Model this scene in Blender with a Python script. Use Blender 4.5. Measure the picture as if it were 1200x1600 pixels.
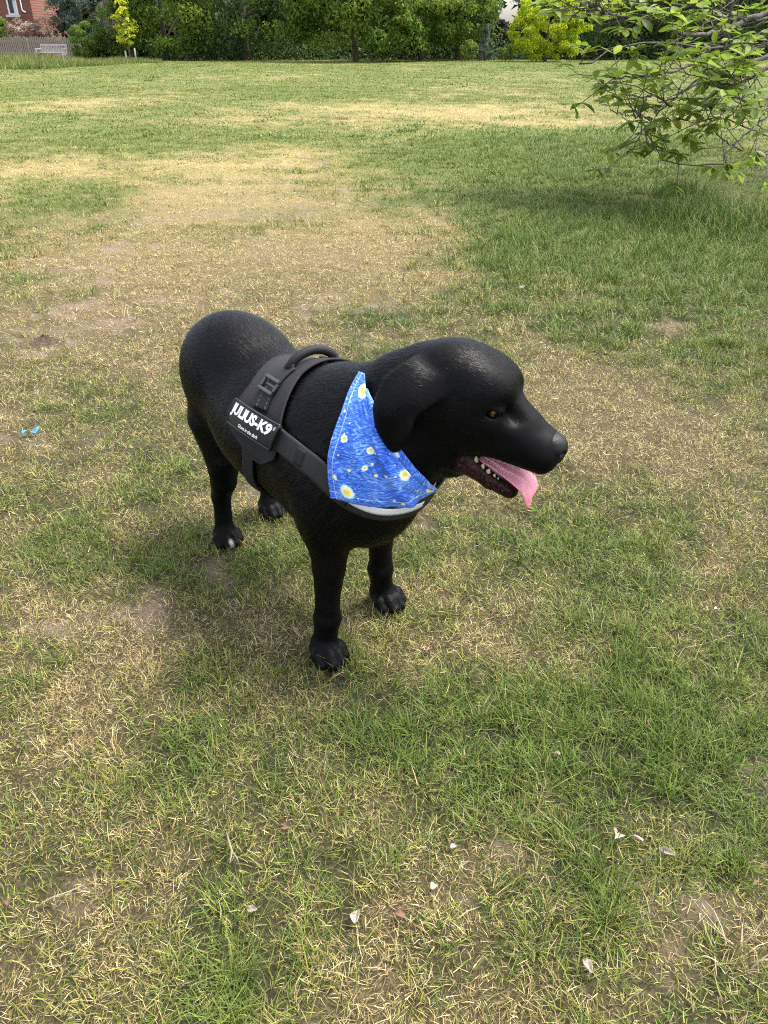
import bpy, bmesh, math, random
import numpy as np
from mathutils import Vector, Matrix, Euler

# ---------------------------------------------------------------- clean start, camera, sky, sun, exposure
scene = bpy.context.scene
for _o in list(bpy.data.objects): bpy.data.objects.remove(_o, do_unlink=True)
COL = scene.collection
CAM_H = 1.10; CAM_PITCH = math.atan(740 / 1200)
cam_data = bpy.data.cameras.new('camera'); cam_data.sensor_fit = 'VERTICAL'; cam_data.sensor_height = 36; cam_data.lens = 27
cam_data.clip_start = 0.05; cam_data.clip_end = 2000
cam = bpy.data.objects.new('camera', cam_data); COL.objects.link(cam)
cam.location = (0, 0, CAM_H); cam.rotation_euler = (math.pi / 2 - CAM_PITCH, 0, 0)
scene.camera = cam

SUN_ELEV, SUN_AZ = math.radians(64), math.radians(72)       # azimuth clockwise from +Y (the viewing direction)
world = bpy.data.worlds.new('World'); scene.world = world; world.use_nodes = True
_n, _l = world.node_tree.nodes, world.node_tree.links
_bg = _n['Background']; _sky = _n.new('ShaderNodeTexSky'); _sky.sky_type = 'NISHITA'; _sky.sun_disc = False
_sky.sun_elevation = SUN_ELEV; _sky.sun_rotation = SUN_AZ; _sky.air_density = 1.0; _sky.dust_density = 4.0; _sky.ozone_density = 1.0
_hs = _n.new('ShaderNodeHueSaturation'); _hs.inputs['Saturation'].default_value = 0.55    # thin white cloud
_l.new(_sky.outputs[0], _hs.inputs['Color']); _l.new(_hs.outputs[0], _bg.inputs['Color'])
_bg.inputs['Strength'].default_value = 0.15
sun_data = bpy.data.lights.new('sun', 'SUN'); sun_data.energy = 1.5; sun_data.angle = math.radians(18); sun_data.color = (1, .95, .87)
sun = bpy.data.objects.new('sun', sun_data); COL.objects.link(sun)
_sd = Vector((math.sin(SUN_AZ) * math.cos(SUN_ELEV), math.cos(SUN_AZ) * math.cos(SUN_ELEV), math.sin(SUN_ELEV)))
sun.rotation_euler = (-_sd).to_track_quat('-Z', 'Y').to_euler(); sun.location = _sd * 60
scene.render.engine = 'CYCLES'
scene.cycles.use_denoising = False; scene.cycles.filter_width = 1.1; scene.cycles.max_bounces = 4; scene.cycles.transparent_max_bounces = 4
scene.view_settings.view_transform = 'Standard'; scene.view_settings.look = 'None'
scene.view_settings.exposure = 2.0; scene.view_settings.gamma = 1.0; scene.view_settings.use_curve_mapping = False

# ---------------------------------------------------------------- helpers
RNG = np.random.default_rng(11)
random.seed(5)
def new_mesh(name, V, F, mat=None, smooth=True, attrs=None):
    """V (n,3); F (m,k) array or list of faces."""
    me = bpy.data.meshes.new(name); V = np.asarray(V, np.float32)
    if isinstance(F, np.ndarray):
        m, k = F.shape
        me.vertices.add(len(V)); me.vertices.foreach_set('co', V.ravel())
        me.loops.add(m * k); me.loops.foreach_set('vertex_index', F.astype(np.int32).ravel())
        me.polygons.add(m); me.polygons.foreach_set('loop_start', np.arange(0, m * k, k, dtype=np.int32))
        me.update(calc_edges=True)
    else:
        me.from_pydata(V.tolist(), [], F)
    if smooth: me.shade_smooth()
    for an, av in (attrs or {}).items():
        a = me.attributes.new(an, 'FLOAT', 'POINT'); a.data.foreach_set('value', np.asarray(av, np.float32))
    if mat is not None: me.materials.append(mat)
    return me
def link(name, data, parent=None, loc=None, rot=None, kind=None):
    o = bpy.data.objects.new(name, data); COL.objects.link(o)
    if parent is not None: o.parent = parent
    if loc is not None: o.location = loc
    if rot is not None: o.rotation_euler = rot
    if kind: o['kind'] = kind
    return o
def tag(o, label, cat, group=None):
    o['label'] = label; o['category'] = cat
    if group: o['group'] = group
    return o
def part(name, V, F, mat, parent, **kw):
    return link(name, new_mesh(name, V, F, mat, **kw), parent)
class MB:
    """collects simple solids into one mesh"""
    def __init__(s): s.v = []; s.f = []
    def add(s, V, F):
        o = len(s.v); s.v += [tuple(map(float, p)) for p in V]; s.f += [tuple(i + o for i in q) for q in F]; return s
    def box(s, c, d, R=None):
        c = np.array(c, float); d = np.array(d, float) / 2
        P = np.array([[x, y, z] for x in (-1, 1) for y in (-1, 1) for z in (-1, 1)]) * d
        if R is not None: P = P @ np.array(R).T
        return s.add(P + c, [(0, 1, 3, 2), (4, 6, 7, 5), (0, 4, 5, 1), (2, 3, 7, 6), (0, 2, 6, 4), (1, 5, 7, 3)])
    def tube(s, pts, rad, n=8, caps=True):
        pts = np.array(pts, float); rad = np.broadcast_to(np.array(rad, float), (len(pts),)); rings = []
        up = np.array([0.13, 0.21, 0.97])
        for i in range(len(pts)):
            t = pts[min(i + 1, len(pts) - 1)] - pts[max(i - 1, 0)]; t /= np.linalg.norm(t) + 1e-12
            if i == 0 or abs(t @ up) > .95:
                if abs(t @ up) > .95: up = np.array([1, 0, 0.])
            u = up - t * (t @ up); u /= np.linalg.norm(u); w = np.cross(t, u); up = u
            a = np.arange(n) * 2 * math.pi / n
            rings.append(pts[i] + rad[i] * (np.cos(a)[:, None] * u + np.sin(a)[:, None] * w))
        V = np.concatenate(rings); Fc = []
        for i in range(len(pts) - 1):
            for j in range(n):
                k = (j + 1) % n; Fc.append((i * n + j, i * n + k, (i + 1) * n + k, (i + 1) * n + j))
        if caps: Fc.append(tuple(range(n))[::-1]); Fc.append(tuple((len(pts) - 1) * n + j for j in range(n)))
        return s.add(V, Fc)
    def build(s, name, mat, parent=None, smooth=False, loc=None, rot=None):
        return link(name, new_mesh(name, s.v, s.f, mat, smooth), parent, loc, rot)
def mat(name, col=(.5, .5, .5), rough=.7, spec=.5, sheen=0):
    m = bpy.data.materials.new(name); m.use_nodes = True; b = m.node_tree.nodes['Principled BSDF']
    b.inputs['Base Color'].default_value = (*col, 1); b.inputs['Roughness'].default_value = rough
    b.inputs['Specular IOR Level'].default_value = spec
    if sheen: b.inputs['Sheen Weight'].default_value = sheen
    return m
class NT:
    """tiny node-tree writer"""
    def __init__(s, m): s.t = m.node_tree; s.b = s.t.nodes['Principled BSDF']
    def n(s, kind, **kw):
        x = s.t.nodes.new(kind)
        for k, v in kw.items():
            if k.startswith('_'): setattr(x, k[1:], v)
            else: s.set(x, k, v)
        return x
    def set(s, x, k, v):
        i = x.inputs[int(k[1:])] if k[0] == 'i' and k[1:].isdigit() else x.inputs[k]
        if hasattr(v, 'outputs'): v = v.outputs[0]
        if isinstance(v, bpy.types.NodeSocket): s.t.links.new(v, i)
        elif isinstance(v, tuple) and len(v) == 3 and i.type == 'RGBA': i.default_value = (*v, 1)
        else: i.default_value = v
    def out(s, k, v): s.set(s.b, k, v)
    def attr(s, name, kind='GEOMETRY'):
        x = s.t.nodes.new('ShaderNodeAttribute'); x.attribute_name = name; x.attribute_type = kind; return x.outputs['Fac']
    def coords(s, which='Object'): return s.t.nodes.new('ShaderNodeTexCoord').outputs[which]
    def noise(s, scale, detail=4, rough=.55, vec=None, dist=0):
        x = s.n('ShaderNodeTexNoise', Scale=scale, Detail=detail, Roughness=rough, Distortion=dist)
        if vec is not None: s.set(x, 'Vector', vec)
        return x.outputs['Fac']
    def math(s, op, a, b=0.0, clamp=False):
        x = s.t.nodes.new('ShaderNodeMath'); x.operation = op; x.use_clamp = clamp; s.set(x, 'i0', a); s.set(x, 'i1', b); return x.outputs[0]
    def ramp(s, fac, stops):
        x = s.t.nodes.new('ShaderNodeValToRGB'); e = x.color_ramp.elements
        while len(e) < len(stops): e.new(.5)
        for q, (p, cc) in zip(e, stops): q.position = p; q.color = (*cc, 1) if len(cc) == 3 else cc
        s.set(x, 'Fac', fac); return x.outputs['Color']
    def mix(s, fac, a, b, mode='MIX'):
        x = s.t.nodes.new('ShaderNodeMix'); x.data_type = 'RGBA'; x.blend_type = mode
        s.set(x, 'i0', fac); s.set(x, 'i6', a); s.set(x, 'i7', b); return x.outputs[2]
    def bump(s, h, strength=.3, dist=.01):
        x = s.n('ShaderNodeBump', Height=h, Strength=strength, Distance=dist); s.out('Normal', x.outputs[0]); return x
    def stretch(s, vec, sc, rot=(0, 0, 0)):
        return s.n('ShaderNodeMapping', Vector=vec, Scale=sc, Rotation=rot).outputs[0]
def gridfaces(nu, nv, wrap_u=False):
    F = []
    for i in range(nu if wrap_u else nu - 1):
        for j in range(nv - 1):
            a = i * nv + j; b = ((i + 1) % nu) * nv + j; F.append((a, b, b + 1, a + 1))
    return np.array(F)
def thick_grid(P, N, t, wrap_u=False):
    """closed slab from a grid P (nu,nv,3), pushed t along normals N for the outer side"""
    nu, nv = P.shape[:2]; A = (P + N * t).reshape(-1, 3); B = P.reshape(-1, 3); F = gridfaces(nu, nv, wrap_u); o = len(A)
    S = []
    for i in range(nu if wrap_u else nu - 1):
        i2 = (i + 1) % nu
        S.append((i * nv, o + i * nv, o + i2 * nv, i2 * nv)); S.append((i2 * nv + nv - 1, o + i2 * nv + nv - 1, o + i * nv + nv - 1, i * nv + nv - 1))
    if not wrap_u:
        for j in range(nv - 1):
            S.append((j + 1, o + j + 1, o + j, j)); e = (nu - 1) * nv; S.append((e + j, o + e + j, o + e + j + 1, e + j + 1))
    return np.concatenate([A, B]), np.concatenate([F, F[:, ::-1] + o, np.array(S)])

# ---------------------------------------------------------------- implicit-surface helpers (smooth organic bodies)
def _v(a): return np.asarray(a, np.float32)

class Field:
    """Signed distance grid with smooth unions, meshed with naive surface nets."""
    def __init__(s, lo, hi, h):
        s.h = h; s.lo = _v(lo)
        s.n = tuple(int(v) for v in np.ceil((_v(hi) - s.lo) / h).astype(int) + 1)
        s.d = np.full(s.n, 0.3, np.float32)
    def _sub(s, lo, hi):
        a = np.maximum(np.floor((_v(lo) - s.lo) / s.h).astype(int), 0)
        b = np.minimum(np.ceil((_v(hi) - s.lo) / s.h).astype(int) + 1, s.n)
        if np.any(b <= a): return None, None
        ax = [s.lo[i] + s.h * np.arange(a[i], b[i], dtype=np.float32) for i in range(3)]
        P = np.stack(np.meshgrid(*ax, indexing='ij'), -1)
        return tuple(slice(a[i], b[i]) for i in range(3)), P
    def put(s, fn, lo, hi, k=0.02, op='u'):
        m = 2.5 * k + 0.012
        sl, P = s._sub(_v(lo) - m, _v(hi) + m)
        if sl is None: return
        b = fn(P).astype(np.float32); a = s.d[sl]
        if op == 'u':
            hh = np.maximum(k - np.abs(a - b), 0) / k
            s.d[sl] = np.minimum(a, b) - hh * hh * k * 0.25
        else:
            b = -b
            hh = np.maximum(k - np.abs(a - b), 0) / k
            s.d[sl] = np.maximum(a, b) + hh * hh * k * 0.25
    # ---- primitives (M, O: optional local frame, columns of M are the axes)
    def cone(s, a, b, ra, rb, k=0.02, op='u', M=None, O=None):
        a, b = _v(a), _v(b)
        if M is not None: a, b = _v(O) + _v(M) @ a, _v(O) + _v(M) @ b
        ba = b - a; L = float(ba @ ba) + 1e-9
        def fn(P):
            t = np.clip(((P - a) @ ba) / L, 0, 1)
            return np.linalg.norm(P - a - t[..., None] * ba, axis=-1) - (ra + (rb - ra) * t)
        r = max(ra, rb)
        s.put(fn, np.minimum(a, b) - r, np.maximum(a, b) + r, k, op)
    def ell(s, c, r, k=0.02, op='u', M=None, O=None, R=None):
        c, r = _v(c), _v(r)
        A = np.eye(3, dtype=np.float32) if M is None else _v(M)
        cc = c if M is None else _v(O) + A @ c
        if R is not None: A = A @ _v(R)
        def fn(P):
            q = (P - cc) @ A
            k0 = np.linalg.norm(q / r, axis=-1); k1 = np.linalg.norm(q / (r * r), axis=-1)
            return k0 * (k0 - 1) / np.maximum(k1, 1e-6)
        e = np.sqrt(((np.abs(A) * r) ** 2).sum(1))
        s.put(fn, cc - e, cc + e, k, op)
    def chain(s, pts, k=0.02, op='u', M=None, O=None):
        """polyline of tapering capsules, merged as one limb so the joints do not swell"""
        A = [_v(p[0]) if M is None else _v(O) + _v(M) @ _v(p[0]) for p in pts]; R = [p[1] for p in pts]
        def fn(P):
            d = None
            for a, b, ra, rb in zip(A[:-1], A[1:], R[:-1], R[1:]):
                ba = b - a; t = np.clip(((P - a) @ ba) / (float(ba @ ba) + 1e-9), 0, 1)
                e = np.linalg.norm(P - a - t[..., None] * ba, axis=-1) - (ra + (rb - ra) * t)
                if d is None: d = e
                else:
                    hh = np.maximum(.006 - np.abs(d - e), 0) / .006; d = np.minimum(d, e) - hh * hh * .0015
            return d
        A2 = np.stack(A); r = max(R); s.put(fn, A2.min(0) - r, A2.max(0) + r, k, op)
    # ---- sampling
    def at(s, P):
        q = (np.asarray(P, np.float32) - s.lo) / s.h
        q = np.clip(q, 0, np.array(s.n) - 1.001); i = q.astype(int); f = q - i; o = 0
        for dx in (0, 1):
            for dy in (0, 1):
                for dz in (0, 1):
                    w = (f[..., 0] if dx else 1 - f[..., 0]) * (f[..., 1] if dy else 1 - f[..., 1]) * (f[..., 2] if dz else 1 - f[..., 2])
                    o = o + w * s.d[i[..., 0] + dx, i[..., 1] + dy, i[..., 2] + dz]
        return o
    def grad(s, P, e=None):
        e = e or 2.0 * s.h; P = np.asarray(P, np.float32)
        g = np.stack([s.at(P + e * u) - s.at(P - e * u) for u in np.eye(3, dtype=np.float32)], -1)
        return g / np.maximum(np.linalg.norm(g, axis=-1, keepdims=True), 1e-9)
    def snap(s, P, off=0.0, it=12):
        P = np.array(P, np.float32)
        for _ in range(it):
            g = s.grad(P); P = P - g * np.clip(s.at(P) - off, -0.02, 0.02)[..., None] * 0.9
        return P
    def cast(s, o, d, off=0.0, tmax=4.0):
        o = np.asarray(o, np.float32); d = np.asarray(d, np.float32)
        d = d / np.linalg.norm(d, axis=-1, keepdims=True)
        hi = s.lo + s.h * (np.array(s.n) - 1)
        with np.errstate(divide='ignore', invalid='ignore'):
            t0 = (s.lo - o) / d; t1 = (hi - o) / d
        tn = np.nanmax(np.minimum(t0, t1), -1); t = np.maximum(tn, 0) + 1e-4
        for _ in range(90):
            t = t + np.clip(s.at(o + d * t[..., None]) - off, -0.01, 0.03) * 0.8
        return o + d * t[..., None]
    # ---- surface nets
    def mesh(s):
        d = s.d; nx, ny, nz = s.n; ins = d < 0
        cnt = np.zeros((nx - 1, ny - 1, nz - 1), np.int8)
        for dx in (0, 1):
            for dy in (0, 1):
                for dz in (0, 1):
                    cnt += ins[dx:nx - 1 + dx, dy:ny - 1 + dy, dz:nz - 1 + dz]
        act = (cnt > 0) & (cnt < 8); idx = np.full(act.shape, -1, np.int64)
        C = np.argwhere(act); idx[act] = np.arange(len(C))
        acc = np.zeros((len(C), 3)); w = np.zeros(len(C))
        cor = [(x, y, z) for x in (0, 1) for y in (0, 1) for z in (0, 1)]
        val = {c: d[C[:, 0] + c[0], C[:, 1] + c[1], C[:, 2] + c[2]] for c in cor}
        for c in cor:
            for ax in range(3):
                if c[ax] == 0:
                    e = list(c); e[ax] = 1; e = tuple(e)
                    a, b = val[c], val[e]; m = (a < 0) != (b < 0)
                    t = np.where(m, a / np.where(m, a - b, 1), 0)
                    p = np.repeat(np.array(c, float)[None], len(C), 0); p[:, ax] += t
                    acc += p * m[:, None]; w += m
        V = (C + acc / w[:, None]) * s.h + s.lo
        F = []
        for ax in range(3):
            u, v = (ax + 1) % 3, (ax + 2) % 3
            a = [slice(None)] * 3; b = [slice(None)] * 3; a[ax] = slice(0, -1); b[ax] = slice(1, None)
            ia, ib = ins[tuple(a)], ins[tuple(b)]
            E = np.argwhere(ia != ib); E = E[(E[:, u] > 0) & (E[:, v] > 0) & (E[:, u] < s.n[u] - 1) & (E[:, v] < s.n[v] - 1)]
            fl = ia[E[:, 0], E[:, 1], E[:, 2]]
            q = []
            for du, dv in ((1, 1), (0, 1), (0, 0), (1, 0)):
                o = E.copy(); o[:, u] -= du; o[:, v] -= dv
                q.append(idx[o[:, 0], o[:, 1], o[:, 2]])
            q = np.stack(q, 1); q[~fl] = q[~fl][:, ::-1]; F.append(q)
        return V, np.concatenate(F)

# ---------------------------------------------------------------- the dog (local frame: X forward, Y to its left, Z up)
DOG_AT = (-0.05, 1.28, 0.0); DOG_YAW = math.atan2(-0.812, 0.584)
_f = np.array([.584, -.812, 0]); _f /= np.linalg.norm(_f)
DOGM = np.stack([_f, np.array([-_f[1], _f[0], 0]), np.array([0, 0, 1.])], 1)      # dog -> world axes
def head_axes(yaw, pitch, roll=0):
    yaw, pitch, roll = (math.radians(v) for v in (yaw, pitch, roll))
    X = np.array([math.cos(yaw) * math.cos(pitch), math.sin(yaw) * math.cos(pitch), math.sin(pitch)])
    Y = np.array([-math.sin(yaw), math.cos(yaw), 0]); Z = np.cross(X, Y)
    return np.stack([X, Y * math.cos(roll) + Z * math.sin(roll), Z * math.cos(roll) - Y * math.sin(roll)], 1)
HM = DOGM.T @ head_axes(-25, -12)                       # head -> dog axes
HO = DOGM.T @ (np.array([.13, 1.19, .61]) - np.array(DOG_AT))
def H(p): return HO + HM @ np.asarray(p, float)         # head point -> dog point

def paw(F, at, yaw, size=1.0):
    """Four-toed paw; `at` is the ground point under its middle."""
    cy, sy = math.cos(yaw), math.sin(yaw); M = np.array([[cy, -sy, 0], [sy, cy, 0], [0, 0, 1.]])
    O = np.array(at, float); z = size
    F.ell((-.014 * z, 0, .027 * z), (.032 * z, .028 * z, .027 * z), .012, M=M, O=O)
    for y, x, r in ((-.0275, .008, .0115), (-.0098, .022, .0125), (.0098, .022, .0125), (.0275, .008, .0115)):
        F.chain([(((x - .030) * z, y * .75 * z, .029 * z), r * .9 * z), (((x - .008) * z, y * .95 * z, .0255 * z), r * 1.02 * z), (((x + .008) * z, y * z, .013 * z), r * .95 * z)], .0035, M=M, O=O)

def build_dog_field(h):
    F = Field((-.72, -.27, -.012), (.46, .31, .74), h)
    # trunk
    F.chain([((-.50, -.004, .440), .114), ((-.36, -.004, .424), .120), ((-.20, -.004, .410), .130), ((-.07, 0, .406), .134), ((.03, 0, .415), .110)], .05)
    F.ell((-.468, -.008, .480), (.145, .108, .104), .05)
    F.ell((-.265, 0, .385), (.19, .136, .108), .06)
    F.ell((-.05, 0, .360), (.14, .108, .117), .05)
    F.ell((.042, 0, .375), (.066, .083, .092), .05)
    F.ell((-.08, 0, .505), (.13, .070, .070), .06)
    F.ell((.03, .01, .552), (.09, .05, .050), .06)
    # neck
    nb = H((-.080, 0, -.050))
    F.chain([((-.03, 0, .455), .116), ((.06, .02, .498), .104), (tuple(nb), .080)], .06)
    F.chain([((.035, .01, .42), .080), (tuple(H((-.04, 0, -.085))), .064)], .05)
    # hind legs
    for sgn, foot in ((-1, (-.490, -.078)), (1, (-.549, .082))):
        fx, fy = foot; dx = fx + .490
        F.ell((-.480 + dx * .3, sgn * .055, .395), (.090, .058, .130), .04)
        F.chain([((-.480 + dx * .3, sgn * .070, .35), .066), ((-.462 + dx * .6, sgn * .074, .265), .043), ((-.478 + dx, (fy + sgn * .070) / 2, .185), .031),
                 ((-.509 + dx, fy + .006, .128), .0230), ((-.507 + dx, fy + .004, .075), .0210), ((-.502 + dx, fy, .035), .024)], .018)
        F.cone((-.49 + dx, fy + .004, .175), (-.519 + dx, fy + .006, .130), .009, .012, .02)
        paw(F, (fx, fy, 0), -.05, .95)
    # fore legs
    for sgn, foot in ((-1, (.030, -.101)), (1, (-.045, .105))):
        fx, fy = foot; dx = fx - .03; inn = -sgn
        F.ell((.015 + dx * .2, sgn * .078, .390), (.064, .054, .105), .032)
        F.cone((-.025 + dx * .4, sgn * .086, .300), (-.030 + dx * .5, sgn * .084, .270), .030, .022, .022)   # elbow
        F.chain([((.012 + dx * .3, sgn * .074, .36), .057), ((.010 + dx * .5, sgn * .074, .290), .042), ((.014 + dx * .8, fy + inn * .020, .220), .0325),
                 ((.017 + dx, fy + inn * .011, .140), .0240), ((.018 + dx, fy + inn * .010, .100), .0262), ((.014 + dx, fy + inn * .007, .068), .0232), ((.010 + dx, fy + inn * .004, .04), .026)], .024)
        F.cone((.006 + dx, fy + inn * .01, .105), (.0 + dx, fy + inn * .01, .092), .016, .017, .02)
        paw(F, (fx, fy, 0), (-.02 if sgn < 0 else .10), 1.02)
    # tail, hanging behind
    F.chain([((-.580, 0, .47), .040), ((-.622, .01, .41), .028), ((-.630, .03, .31), .022), ((-.625, .04, .21), .013)], .03)
    # head
    A = dict(M=HM, O=HO)
    F.ell((-.015, 0, .004), (.085, .070, .065), .03, **A)
    F.ell((.015, 0, .028), (.070, .056, .043), .03, **A)
    F.cone((-.04, 0, -.03), (.03, 0, -.06), .072, .058, .03, **A)
    for s in (-1, 1):
        F.ell((.047, s * .027, .026), (.041, .027, .026), .026, **A)      # brow
        F.ell((.030, s * .043, -.032), (.062, .027, .048), .03, **A)      # cheek
        F.cone((.080, s * .022, -.029), (.155, s * .015, -.048), .032, .026, .02, **A)
        F.cone((.070, s * .030, -.059), (.164, s * .018, -.063), .025, .0235, .015, **A)   # flews
    F.cone((.09, 0, -.018), (.158, 0, -.040), .027, .0215, .02, **A)
    F.cone((.070, 0, .004), (.116, 0, -.021), .027, .0245, .018, **A)       # bridge at the stop
    F.ell((.163, 0, -.057), (.026, .028, .024), .015, **A)
    F.chain([((-.06, 0, -.125), .062), ((-.025, 0, -.115), .058), ((.018, 0, -.132), .036)], .03, **A)
    # open mouth
    F.chain([((.036, -.06, -.094), .004), ((.075, -.06, -.103), .010), ((.150, -.06, -.118), .020)], .006, 's', **A)
    for yy in (-.04, -.02, 0, .02, .04, .06):
        F.chain([((.036, yy, -.094), .004), ((.075, yy, -.103), .010), ((.150, yy, -.118), .020)], .006, 's', **A)
    # lower jaw
    for s in (-1, 1):
        F.chain([((.020, s * .030, -.114), .021), ((.060, s * .022, -.122), .0170), ((.095, s * .016, -.137), .0145), ((.131, s * .006, -.149), .0128)], .012, **A)
    F.cone((.03, 0, -.124), (.11, 0, -.144), .018, .012, .012, **A)
    for s in (-1, 1):
        F.ell((.071, s * .0455, .0065), (.0150, .0070, .0045), .010, **A)       # upper lid
        F.ell((.070, s * .0470, -.0075), (.0130, .0050, .0035), .010, **A)      # lower lid
        F.ell((.0705, s * .0500, -.0003), (.0125, .012, .0062), .004, 's', **A)   # eye openings
        F.ell((.102, s * .034, .000), (.012, .006, .008), .016, 's', **A)
    F.d_noears = F.d.copy()
    # ears: bent flaps
    for s in (-1, 1):
        ear(F, s)
    return F

def cubic(t, x, y):
    """smooth (Catmull-Rom like) interpolation of rows"""
    y = np.asarray(y, float); m = np.gradient(y, x, axis=0); i = np.clip(np.searchsorted(x, t) - 1, 0, len(x) - 2)
    h = (x[i + 1] - x[i]); u = (t - x[i]) / h
    if y.ndim > 1: h, u = h[:, None], u[:, None]
    return (2*u**3 - 3*u**2 + 1) * y[i] + (u**3 - 2*u**2 + u) * h * m[i] + (-2*u**3 + 3*u**2) * y[i + 1] + (u**3 - u**2) * h * m[i + 1]

def ear(F, s):
    # flap mid-line in head coords (x, y, z), half-width, from root to tip
    rows = [((-.036, .040, .028), .022), ((-.043, .071, .030), .034), ((-.058, .100, .004), .040), ((-.070, .114, -.022), .034),
            ((-.068, .118, -.050), .031), ((-.061, .117, -.080), .020), ((-.058, .115, -.094), .008)]
    C = np.array([r[0] for r in rows]) * np.array([1, s, 1]); W = np.array([r[1] for r in rows])
    if s > 0: C[:3, 2] -= np.array([.036, .030, .012])
    t = np.array([0, .18, .36, .54, .76, .94, 1.0]); tt = np.linspace(0, 1, 24)
    Cs = cubic(tt, t, C); Ws = cubic(tt, t, W)
    def pt(j, a):
        bend = (-.012 * a * a + .004 * math.sin(3.2 * a + 5 * tt[j]) * tt[j]) * s * (1 - .3 * tt[j]) - .034 * max(a, 0) ** 2 * s * max(0, .50 - tt[j])
        return H(Cs[j] + np.array([a * Ws[j], bend, -.20 * a * Ws[j] * (1 - tt[j])]))
    pts = np.array([[pt(j, a) for a in np.linspace(-1, 1, 19)] for j in range(len(tt))])
    i0 = np.maximum(np.floor((pts.reshape(-1, 3).min(0) - .03 - F.lo) / F.h).astype(int), 0); i1 = np.minimum(np.ceil((pts.reshape(-1, 3).max(0) + .03 - F.lo) / F.h).astype(int), np.array(F.n) - 1)
    E = Field(F.lo + i0 * F.h, F.lo + i1 * F.h, F.h); n = np.minimum(E.n, np.array(F.n) - i0)      # the flap alone, then one soft join
    for j in range(len(tt) - 1):
        for q in range(19): E.cone(pts[j, q], pts[j + 1, q], .0046 - .0010 * tt[j], .0046 - .0010 * tt[j + 1], .0015)
    sl = tuple(slice(i0[k], i0[k] + n[k]) for k in range(3)); e = E.d[:n[0], :n[1], :n[2]]; d = F.d[sl]; k = .014
    hh = np.maximum(k - np.abs(d - e), 0) / k; F.d[sl] = np.minimum(d, e) - hh * hh * k * .25

def resample(P, n):
    P = np.asarray(P, float); d = np.r_[0, np.cumsum(np.linalg.norm(np.diff(P, axis=0), axis=1))]
    return cubic(np.linspace(0, d[-1], n), d, P)

# ---------------------------------------------------------------- lawn: where it is dry, bare, lush; ground sheet; grass
_c, _s = math.cos(CAM_PITCH), math.sin(CAM_PITCH)
def at(px, py, Y):
    """world point seen at photo pixel (px, py) at distance Y in front"""
    u, v = (px - 600) / 1200, (py - 800) / 1200; t = Y / (_c - v * _s)
    return np.array([u * t, Y, CAM_H + t * (-_s - v * _c)])
def gpt(px, py):
    u, v = (px - 600) / 1200, (py - 800) / 1200; t = CAM_H / (_s + v * _c); return np.array([u * t, t * (_c - v * _s)])

def vnoise(x, y, seed=0):
    """value noise on arrays, -1..1"""
    x, y = np.asarray(x, float), np.asarray(y, float)
    i, j = np.floor(x).astype(np.int64), np.floor(y).astype(np.int64); fx, fy = x - i, y - j
    fx, fy = fx * fx * (3 - 2 * fx), fy * fy * (3 - 2 * fy)
    def hsh(a, b):
        n = (a * 374761393 + b * 668265263 + seed * 974711) & 0x7fffffff; n = ((n ^ (n >> 13)) * 1274126177) & 0x7fffffff
        return ((n ^ (n >> 16)) & 0xffff) / 32767.5 - 1
    return (hsh(i, j) * (1 - fx) + hsh(i + 1, j) * fx) * (1 - fy) + (hsh(i, j + 1) * (1 - fx) + hsh(i + 1, j + 1) * fx) * fy
def fbm(x, y, seed=0, o=4): return sum(vnoise(x * 2 ** k + 7.3 * k, y * 2 ** k + 3.1 * k, seed + k) * .5 ** k for k in range(o)) / 1.9

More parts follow.
